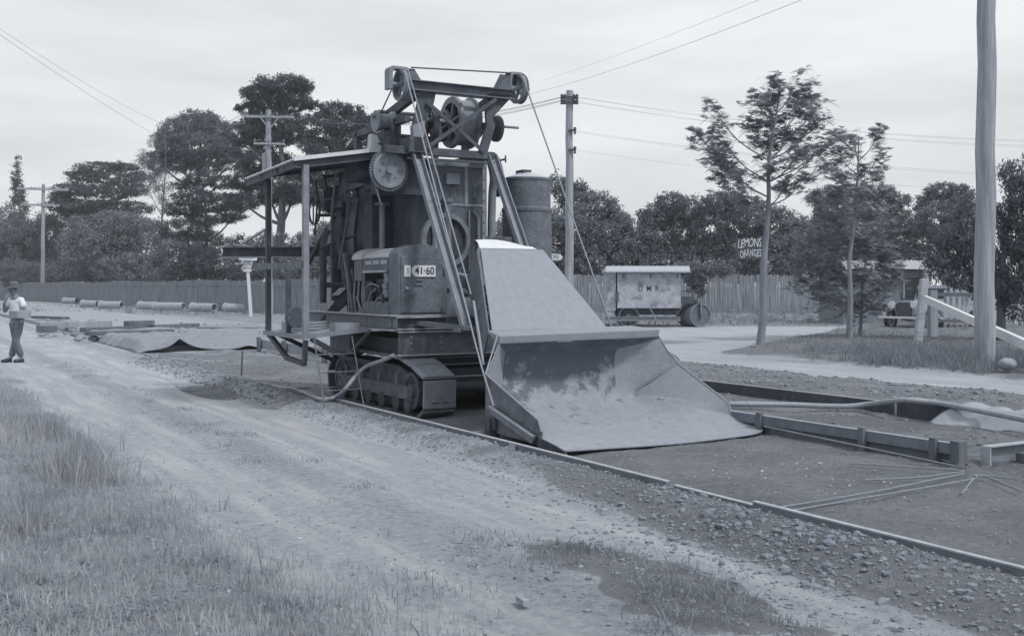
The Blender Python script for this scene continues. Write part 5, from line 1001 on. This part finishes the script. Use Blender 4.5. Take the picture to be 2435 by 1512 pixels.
# ------------------------------------------------------------------ trees
def leafquads(Cn, L_, asp, r, droop=0.0, dirs=None):
    n = len(Cn); a = r.normal(size=(n, 3)) if dirs is None else dirs + r.normal(size=(n, 3)) * .45
    a[:, 2] -= droop; a /= np.linalg.norm(a, axis=1)[:, None]
    b_ = np.cross(a, r.normal(size=(n, 3))); b_ /= np.linalg.norm(b_, axis=1)[:, None]
    l = (L_ * r.uniform(.6, 1.4, n))[:, None]; w_ = l * asp
    return np.stack([Cn - a * l * .5, Cn + b_ * w_ * .5, Cn + a * l * .5, Cn - b_ * w_ * .5], 1)
def tree(nm, lb, d, blobs, lm, base, leaf=.2, asp=.5, cover=3.4, clump=.30, flat=.8, trunk=.25, droop=0., grp=None, seed=1, bark=None, depth=.85, limbs=True, fat=1.0):
    r = np.random.default_rng(seed); rr = random.Random(seed); bp_ = W(base[0], base[1], d); bp_.z = min(bp_.z, .3)
    bp_ = Vector((bp_.x, d, gh(bp_.x, d) if d < 200 else 0)); root = thing(nm, lb, 'tree', bp_, grp)
    pts = []; cen = []
    for (px, py, rx, ry) in blobs:
        k = d / F; RX, RZ = rx * k * fat, ry * k * fat; RY = max(RX, RZ) * depth; dd = rr.uniform(-.6, .6) * RY * 1.2
        c = W(px, py, d + dd); cen.append((c, RX, RZ)); A = math.pi * RX * RZ
        nl = int(1.55 * cover * A / (leaf * leaf * asp * .42)); cs = clump * min(RX, RZ); cs = max(cs, leaf * 1.2)
        nc = max(8, int(2.2 * (RX * RZ + RX * RY) / (cs * cs)))
        dv = r.normal(size=(nc, 3)); dv /= np.linalg.norm(dv, axis=1)[:, None]; rad = r.uniform(.30, 1, nc) ** .5
        cc = np.array(c)[None] + dv * rad[:, None] * np.array([RX, RY, RZ])
        ii = r.integers(0, nc, nl); off = r.normal(size=(nl, 3)) * cs * np.array([.55, .55, .55 * flat])
        pts.append(cc[ii] + off)
    Pn = np.concatenate(pts)
    quads_obj('crown', leafquads(Pn, leaf, asp, r, droop), lm, root)
    b = MB(); top = min(cen, key=lambda q: -q[0].z)[0]; n = 8; path = []
    for k in range(n + 1):
        f_ = k / n; p = bp_.lerp(Vector((top.x, top.y, top.z)), f_); p += Vector((math.sin(f_ * 5 + seed) * .02, 0, 0)) * (top.z) * (0 < k); path.append(p)
    b.path(path, [trunk * (1 - .85 * k / n) for k in range(n + 1)], 8)
    if limbs:
        for (c, RX, RZ) in cen:
            i = min(range(n), key=lambda i: abs(path[i].z - (c.z - RZ - abs(c.x - path[i].x) * .5))); p0 = path[max(i, 2)]
            m_ = p0.lerp(c, .5) + Vector((0, 0, -.08 * (c - p0).length)); b.path(bez([p0, m_, c], 3), [trunk * .38 * (1 - .12 * k) for k in range(7)], 6)
            for q in range(4):
                e = c + Vector((rr.uniform(-1, 1) * RX, rr.uniform(-.7, .7) * RX, rr.uniform(-.6, .8) * RZ)); b.path([m_.lerp(c, rr.random()), e], [trunk * .14, trunk * .03], 5)
    b.build('trunk', bark or m_bark, root); return root
TG = 'trees behind the left fence'
tree('spire_conifer', 'narrow spire topped conifer at the far left edge', 165, [(40, 385, 4, 20), (40, 420, 10, 22), (42, 460, 18, 25), (42, 500, 24, 28), (45, 550, 32, 35), (45, 610, 40, 50)], l_dark, (42, 700), .35, .4, 2.6, .4, trunk=.3, seed=11)
tree('pine_tree', 'flat layered dark pine right of the far left pole', 138, [(235, 400, 50, 12), (292, 398, 30, 11), (200, 420, 40, 14), (265, 425, 55, 12), (325, 420, 20, 10), (180, 450, 45, 13), (250, 455, 70, 14), (150, 470, 28, 14), (320, 450, 30, 12), (190, 490, 70, 16), (280, 495, 75, 16), (165, 520, 50, 18), (260, 530, 80, 20)], l_dark, (240, 700), .28, .35, 3.0, .45, .45, .4, fat=1.22, seed=12)
tree('fig_tree', 'broad pale bushy tree behind the fence, left of centre', 118, [(215, 590, 70, 70), (280, 555, 65, 55), (340, 580, 60, 75), (250, 620, 90, 55), (310, 640, 90, 40)], l_pale, (270, 700), .24, .5, 3.0, .22, .9, .35, seed=13)
tree('bushy_tree', 'dense low tree at far left beside the distant pole', 142, [(60, 590, 45, 60), (110, 560, 45, 55), (150, 600, 50, 65), (60, 640, 60, 40), (130, 645, 60, 35), (20, 560, 45, 70), (-40, 600, 60, 80)], l_mid, (100, 700), .24, .5, 3.0, .25, .9, .3, seed=14)
tree('gum_tree', 'round headed gum with bare forking limbs left of the tall pine', 98, [(470, 292, 42, 26), (425, 315, 35, 28), (510, 315, 40, 32), (455, 345, 62, 26), (535, 345, 28, 22), (392, 330, 20, 20), (375, 385, 26, 22), (425, 385, 38, 22), (490, 385, 45, 24), (555, 380, 25, 25), (390, 350, 18, 18)], l_mid, (490, 700), .17, .4, 3.3, .25, .8, .42, fat=1.22, seed=15, bark=m_bark_pale)
tree('wispy_sapling', 'thin see-through tree in front of the round gum', 93, [(385, 300, 14, 12), (370, 340, 18, 25), (350, 380, 22, 25), (385, 430, 32, 30), (350, 440, 25, 30), (400, 480, 28, 30), (350, 400, 30, 30)], l_mid, (392, 700), .12, .4, .75, .35, .9, .13, seed=16)
tree('spreading_conifer', 'dark conifer with level ragged branches under the round gum', 91, [(480, 425, 34, 14), (435, 440, 25, 10), (528, 435, 30, 16), (470, 470, 50, 16), (535, 480, 35, 18), (440, 500, 45, 16), (500, 515, 50, 18), (440, 545, 60, 22), (480, 575, 60, 20), (560, 510, 22, 20)], l_dark, (495, 700), .18, .35, 2.6, .4, .5, .3, fat=1.22, seed=17)
tree('tall_pine', 'tallest dark pine, its clumped top above the braced pole', 82, [(668, 200, 52, 18), (620, 222, 40, 16), (715, 205, 26, 18), (700, 240, 40, 18), (640, 245, 50, 18), (600, 262, 32, 14), (745, 250, 14, 10), (660, 285, 60, 18), (600, 300, 38, 18), (580, 330, 24, 18), (640, 330, 50, 22), (700, 320, 38, 20), (620, 380, 55, 25), (680, 400, 45, 25), (590, 430, 40, 24), (640, 460, 50, 24), (575, 480, 35, 18), (700, 460, 40, 25)], l_dark, (655, 700), .17, .35, 3.4, .42, .7, .45, fat=1.22, seed=18)
tree('shorter_pine', 'shorter dark pine between the tall one and the hoist frame', 78, [(800, 262, 40, 15), (845, 268, 28, 15), (765, 285, 34, 14), (820, 300, 50, 18), (870, 300, 20, 20), (775, 325, 45, 18), (840, 335, 50, 20), (740, 350, 28, 15), (790, 370, 55, 22), (850, 390, 40, 28), (760, 410, 50, 25), (820, 440, 55, 28), (750, 465, 40, 20), (730, 420, 25, 30), (800, 480, 50, 22)], l_dark, (800, 700), .17, .35, 3.2, .4, .7, .4, fat=1.22, seed=19)
tree('laurel_tree', 'leafy mid grey tree behind the operator platform', 74, [(640, 590, 60, 40), (730, 590, 50, 35), (800, 570, 60, 50), (600, 625, 60, 45), (690, 640, 70, 45), (780, 640, 70, 45), (860, 560, 60, 70)], l_pale, (700, 700), .17, .5, 3.0, .22, .9, .3, seed=20)
tree('fence_shrub', 'low dark shrub over the fence behind the white signpost', 86, [(520, 630, 55, 40), (575, 600, 40, 40), (470, 620, 50, 45), (420, 620, 60, 45), (540, 665, 60, 25), (450, 655, 70, 30)], l_mid, (520, 710), .17, .5, 3.0, .25, .9, .2, seed=21)
tree('fence_shrub', 'bushy shrub over the fence at far left, below the layered pine', 126, [(180, 640, 60, 35), (90, 655, 60, 30), (350, 655, 60, 30), (30, 650, 50, 35), (260, 665, 60, 20)], l_mid, (200, 705), .20, .5, 3.0, .25, .9, .2, seed=22)
tree('orchard_tree', 'leafy tree behind the straight timber pole', 70, [(1330, 440, 26, 22), (1365, 470, 42, 35), (1420, 500, 48, 38), (1350, 540, 60, 50), (1440, 555, 65, 48), (1480, 530, 22, 26), (1400, 620, 90, 45), (1300, 600, 60, 70), (1230, 600, 60, 80), (1350, 640, 60, 40)], l_right, (1390, 720), .17, .5, 3.2, .22, .9, .3, fat=1.13, seed=23)
tree('orchard_tree', 'rounded tree rising behind the canvas-covered roller', 72, [(1600, 485, 38, 28), (1560, 520, 42, 32), (1640, 505, 32, 35), (1600, 560, 75, 45), (1530, 580, 45, 38), (1590, 625, 90, 40), (1500, 625, 60, 35)], l_right, (1590, 720), .17, .5, 3.2, .2, .9, .3, fat=1.13, seed=24)
tree('orchard_tree', 'dense leafy tree behind the hand painted fruit sign', 70, [(1700, 480, 32, 20), (1740, 490, 36, 30), (1700, 530, 45, 45), (1790, 515, 45, 40), (1750, 590, 75, 45), (1850, 550, 55, 50), (1840, 620, 70, 50), (1680, 620, 60, 45), (1760, 640, 60, 30), (1900, 600, 60, 70)], l_right, (1780, 720), .17, .5, 3.2, .2, .9, .3, fat=1.13, seed=25)
tree('spreading_gum', 'flat spreading gum crown behind the second wattle', 78, [(1960, 470, 40, 22), (2030, 458, 45, 18), (2090, 460, 40, 16), (2140, 478, 30, 14), (1990, 500, 55, 25), (2080, 500, 60, 22), (2140, 515, 28, 14), (2040, 550, 90, 45), (2130, 570, 45, 45), (1950, 560, 50, 50), (2000, 620, 70, 45), (2100, 630, 70, 40)], l_mid, (2060, 720), .17, .4, 3.0, .25, .8, .35, fat=1.13, seed=26, bark=m_bark_pale)
tree('domed_gum', 'dome shaped tree left of the massive pole, far off', 74, [(2240, 455, 36, 18), (2280, 462, 32, 22), (2215, 490, 36, 28), (2290, 500, 42, 35), (2240, 530, 60, 45), (2190, 570, 40, 50), (2290, 580, 60, 60)], l_mid, (2250, 720), .17, .4, 3.0, .22, .8, .35, fat=1.13, seed=27)
tree('hanging_gum', 'near gum with hanging leaves behind the massive pole', 32, [(2405, 415, 22, 26), (2420, 470, 36, 40), (2385, 520, 36, 34), (2420, 570, 45, 50), (2300, 560, 45, 50), (2260, 600, 40, 42), (2320, 620, 45, 50), (2225, 640, 24, 40), (2270, 660, 40, 30), (2390, 650, 45, 60), (2420, 720, 40, 60), (2340, 680, 35, 40), (2480, 560, 60, 120), (2300, 510, 30, 35), (2470, 420, 50, 60)], l_gum, (2380, 800), .13, .28, 2.6, .25, 1.1, .15, droop=1.3, seed=28)
tree('overhanging_branch', 'leafy boughs hanging over the tall dark fence left of the wattle', 63.5, [(1650, 650, 28, 32), (1625, 640, 30, 20), (1660, 690, 14, 20), (1700, 640, 40, 20)], l_right, (1665, 745), .16, .5, 3.2, .25, .9, .06, seed=29)
for k, (a, e) in enumerate((((-330, 560, 160, 90)), ((2600, 560, 180, 120)))) if False else (): pass
# wattles: feathery fronds on open branches
def wattle(lb, d, base, trunkpts, sprays, seed, dens=1.0, tr_=.13, grp='young wattles on the nature strip', limb_from=None, fl_=.20):
    r = np.random.default_rng(seed); rr = random.Random(seed); k = d / F; bp_ = W(base[0], base[1], d); bp_ = Vector((bp_.x, d, gh(bp_.x, d)))
    root = thing('wattle_tree', lb, 'tree', bp_, grp); b = MB(); T = [bp_] + [W(x, y, d) for x, y in trunkpts]; TP = bez(T, 4); n = len(TP)
    b.path(TP, [tr_ * (1 - .90 * (i / n) ** .8) for i in range(n)], 8); Q = []
    for (px, py, rx, ry) in sprays:
        dd = rr.uniform(-.9, .9); c = W(px, py, d + dd); RX, RZ = rx * k, ry * k; low = c.z - RZ - abs(c.x - TP[n // 2].x) * .55
        i = min(range(2, n - 1), key=lambda i: abs(TP[i].z - low)); p0 = TP[i]
        axis = (c - p0); m_ = p0.lerp(c, .55) + Vector((0, 0, -.07 * axis.length)); br = bez([p0, m_, c + Vector((0, 0, RZ * .5))], 4); b.path(br, [tr_ * .20 * (1 - .1 * q) for q in range(len(br))], 6)
        ns = max(12, int(165 * RX * RZ))
        for q in range(ns):
            st_ = br[rr.randrange(3, len(br))]; e = c + Vector((rr.gauss(0, .66) * RX, rr.gauss(0, .5) * max(RX, .4), rr.gauss(.05, .68) * RZ)); b.path([st_, e], [tr_ * .045, .003], 4)
            nf2 = int(9 * dens)
            for f_ in range(nf2):
                o = Vector(st_).lerp(e, rr.uniform(.45, 1.05)); az_ = rr.uniform(0, 6.28); up = rr.uniform(-.3, 1.2); L_ = fl_ * rr.uniform(.6, 1.3)
                dr_ = np.array([math.cos(az_), math.sin(az_), up]); dr_ /= np.linalg.norm(dr_); side = np.cross(dr_, [rr.gauss(0, .3), rr.gauss(0, .3), 1]); side /= np.linalg.norm(side)
                for g_ in range(4):
                    u_ = (g_ + 1) / 4.; p = np.array(o) + dr_ * L_ * u_ - np.array([0, 0, 1]) * L_ * .35 * u_ * u_; ll = L_ * .42 * (1 - .5 * abs(u_ - .5)); fw = dr_ * .5
                    for sg in (-1, 1):
                        tp_ = p + (side * sg + fw) * ll; w2 = dr_ * ll * .20; Q.append([p - w2, p + w2, tp_ + w2 * .4, tp_ - w2 * .4])
    b.build('trunk', m_bark_pale, root); quads_obj('fronds', np.array(Q), l_wattle, root); return root
wattle('taller feathery wattle with a bare slanting lower trunk, beside the fruit sign', 29.6, (1808, 822), [(1815, 740), (1817, 640), (1822, 560), (1828, 470), (1827, 400), (1836, 330), (1850, 250), (1856, 195)],
    [(1655, 325, 18, 14), (1688, 262, 14, 28), (1700, 320, 30, 32), (1680, 370, 26, 26), (1722, 390, 36, 36), (1700, 430, 26, 22), (1755, 430, 22, 34), (1790, 235, 22, 16), (1790, 300, 24, 40), (1850, 195, 16, 20), (1835, 240, 28, 28), (1830, 290, 34, 34), (1895, 205, 20, 24), (1930, 215, 26, 28), (1905, 260, 40, 26), (1945, 265, 18, 24), (1820, 350, 36, 30), (1880, 320, 40, 26), (1940, 300, 20, 24), (1900, 375, 36, 28), (1950, 360, 30, 24), (1870, 440, 32, 24), (1830, 410, 24, 20), (1915, 430, 26, 20), (1760, 480, 20, 24), (1980, 330, 16, 14)], 41, 1.1, .12)
wattle('second wattle with several thin stems, between the taller one and the shed', 32, (2020, 775), [(2022, 700), (2020, 620), (2030, 540), (2036, 460), (2040, 400), (2042, 330)],
    [(1995, 325, 18, 22), (1990, 365, 26, 26), (2030, 330, 14, 26), (1960, 400, 28, 26), (2000, 420, 34, 34), (2045, 400, 20, 40), (1990, 470, 30, 26), (2050, 470, 26, 26), (2090, 325, 12, 24), (2096, 370, 18, 24), (2090, 420, 22, 26), (2100, 460, 18, 22), (1940, 470, 20, 26)], 42, .8, .10, fl_=.2)
wattle('low spreading wattle growing in front of the shed and car', 33.5, (2045, 788), [(2050, 700), (2056, 640), (2070, 560)],
    [(1940, 560, 40, 36), (2000, 560, 36, 40), (2060, 580, 45, 45), (2110, 600, 40, 45), (1920, 620, 45, 40), (1980, 640, 50, 45), (2050, 650, 50, 45), (2110, 670, 40, 40), (1960, 700, 45, 30), (2020, 720, 45, 34), (2080, 720, 40, 34), (2130, 640, 24, 40), (1900, 670, 30, 30), (2050, 510, 50, 40), (1980, 520, 40, 30)], 43, .8, .07, fl_=.2)
# leafy weeds on the verge edge and under the post
# ------------------------------------------------------------------ the walking man
pb_ = G(40, 858); pz = gh(pb_.x, pb_.y); mn = thing('person', 'man in felt hat, white shirt and dark trousers walking with a box under his arm', 'person', Vector((pb_.x, pb_.y, pz)))
fa = R(-28); ca_, sa_ = math.cos(fa), math.sin(fa)
def man(x, y, z): return Vector(mn.location) + Vector((x * ca_ - y * sa_, x * sa_ + y * ca_, z))   # +x his left (image right), -y forward
def skin(nm, verts, edges, rad, m, lvl=2, rootv=0):
    me = bpy.data.meshes.new(nm); me.from_pydata([tuple(man(*v) - Vector(mn.location)) for v in verts], edges, []); ob = bpy.data.objects.new(nm, me); C.objects.link(ob)
    md = ob.modifiers.new('s', 'SKIN'); md.use_smooth_shade = True
    for i, r_ in enumerate(rad): sv = me.skin_vertices[0].data[i]; sv.radius = r_ if hasattr(r_, '__len__') else (r_, r_); sv.use_root = (i == rootv)
    s2 = ob.modifiers.new('u', 'SUBSURF'); s2.levels = lvl; s2.render_levels = lvl
    bpy.context.view_layer.update(); me2 = bpy.data.meshes.new_from_object(ob.evaluated_get(bpy.context.evaluated_depsgraph_get())); bpy.data.objects.remove(ob)
    me2.materials.clear(); me2.materials.append(m); me2.name = nm
    for p in me2.polygons: p.use_smooth = True
    o2 = bpy.data.objects.new(nm, me2); C.objects.link(o2); o2.parent = mn; return o2
hipL, hipR = (.10, 0, .86), (-.10, 0, .86); kL_, kR_ = (.13, -.14, .48), (-.10, .06, .47); aL, aR = (.10, .05, .10), (-.12, -.06, .09)
body_v = [(0, 0, .92), (0, -.01, 1.10), (0, -.02, 1.28), (0, -.03, 1.38), (0, -.05, 1.46), (0, -.07, 1.55), (0, -.07, 1.66),
    hipL, kL_, aL, (.11, -.12, .04), hipR, kR_, aR, (-.13, -.22, .04),
    (.17, -.02, 1.36), (.26, .02, 1.12), (.33, -.20, 1.02), (.34, -.28, 1.00), (-.17, -.02, 1.36), (-.24, -.12, 1.10), (-.08, -.26, 1.30), (-.03, -.24, 1.38),
    (0, -.155, 1.56)]
body_e = [(0, 1), (1, 2), (2, 3), (3, 4), (4, 5), (5, 6), (0, 7), (7, 8), (8, 9), (9, 10), (0, 11), (11, 12), (12, 13), (13, 14), (3, 15), (15, 16), (16, 17), (17, 18), (3, 19), (19, 20), (20, 21), (21, 22), (5, 23)]
body_r = [(.14, .11), (.135, .10), (.15, .11), (.13, .09), .052, (.075, .088), (.07, .08), .085, .058, .042, (.045, .035), .085, .058, .042, (.045, .035), .058, .042, .034, .026, .058, .042, .034, .026, .018]
fv, fe, fr2 = [], [], []
def hand(root_i, base, dirn, side):
    b0 = len(body_v); D = Vector(dirn).normalized(); S = Vector(side).normalized(); N_ = D.cross(S); palm = Vector(base) + D * .05
    body_v.append(tuple(palm)); body_e.append((root_i, b0)); body_r.append((.034, .022))
    for k in range(4):
        r0 = palm + S * (.026 - .0175 * k) + D * .03; ln = (.070, .078, .073, .056)[k]; i = len(body_v)
        body_v.append(tuple(r0)); body_v.append(tuple(r0 + D * ln * .55 - N_ * .008)); body_v.append(tuple(r0 + D * ln * .85 - N_ * .03)); body_e.extend([(b0, i), (i, i + 1), (i + 1, i + 2)]); body_r.extend([.010, .009, .008])
    i = len(body_v); t0 = palm + S * .035 - D * .02; body_v.append(tuple(t0)); body_v.append(tuple(t0 + S * .025 + D * .035 - N_ * .01)); body_e.extend([(b0, i), (i, i + 1)]); body_r.extend([.012, .010])
hand(18, (.34, -.28, 1.00), (-.35, -.5, -.35), (0, -.5, .8)); hand(22, (-.03, -.24, 1.38), (.25, .1, .9), (-.6, -.6, .1))
bd_ = skin('body', body_v, body_e, body_r, m_skin)
hv = Vector(man(0, -.075, 1.60))
b = MB(man)
for sg in (-1, 1):
    b.lathe((sg * .030, -.150, 1.625), (0, -1, 0), [(0, .012), (.008, .009)], 8); b.lathe((sg * .083, -.07, 1.60), (sg, 0, 0), [(0, .025), (.014, .02)], 8)
b.build('eyes_and_ears', m_skin, bd_); b = MB(man); b.bar((-.025, -.158, 1.525), (.025, -.158, 1.525), .01, .008); b.build('mouth', m_trous, bd_)
skin('shirt', [(0, 0, .93), (0, -.01, 1.10), (0, -.02, 1.28), (0, -.03, 1.39), (.16, -.02, 1.375), (.235, .01, 1.20), (-.16, -.02, 1.375), (-.225, -.07, 1.19)], [(0, 1), (1, 2), (2, 3), (3, 4), (4, 5), (3, 6), (6, 7)], [(.155, .125), (.16, .125), (.175, .13), (.13, .10), .075, .068, .075, .068], m_shirt)
skin('trousers', [(0, 0, .94), (0, 0, .86), (.10, 0, .80), (.13, -.14, .48), (.10, .04, .12), (-.10, 0, .80), (-.10, .06, .47), (-.12, -.05, .11)], [(0, 1), (1, 2), (2, 3), (3, 4), (1, 5), (5, 6), (6, 7)], [(.15, .12), (.15, .125), .105, .085, .075, .105, .085, .075], m_trous)
b = MB(man); b.lathe((0, -.07, 1.655), (0, -.12, 1), [(-.008, .165), (0, .17), (.008, .165), (.012, .10), (.09, .092), (.12, .075), (.115, .0)], 20); b.build('hat', m_hat, mn)
b = MB(man); b.box(-.11, -.03, -.30, -.08, 0, .035) if False else None
for x, y in ((.105, -.02), (-.125, -.15)): b.path([(x, y + .10, .045), (x, y, .05), (x, y - .12, .035)], [.045, .05, .035], 8)
b.build('boots', m_black, mn)
b = MB(man); b.box(.20, .50, -.36, -.02, .98, 1.14); ob = b.build('carried_box', m_wood, bevel=.01); tag(ob, 'pale box tucked under the walking man\'s arm', 'box')
b = MB(man); b.path([(.30, -.25, .97), (.42, -.22, .95), (.40, -.18, .86), (.30, -.2, .82)], [.06, .07, .05, .03], 8); tag(b.build('dark_bag', m_trous), 'small dark bag hanging below the box the man carries', 'bag')
# ------------------------------------------------------------------ air
HAZE = 0.0006
if HAZE:
    b = MB(); b.box(-330, 330, -12, 420, -1.4, 40); hz = b.build('haze', mat('haze_air', .5)); hz['kind'] = 'stuff'; hm = hz.data.materials[0]; t = hm.node_tree
    for n_ in list(t.nodes): t.nodes.remove(n_)
    o_ = t.nodes.new('ShaderNodeOutputMaterial'); v_ = t.nodes.new('ShaderNodeVolumePrincipled'); v_.inputs['Density'].default_value = HAZE; v_.inputs['Color'].default_value = (.96, .98, 1, 1); v_.inputs['Anisotropy'].default_value = .2
    t.links.new(v_.outputs[0], o_.inputs['Volume'])
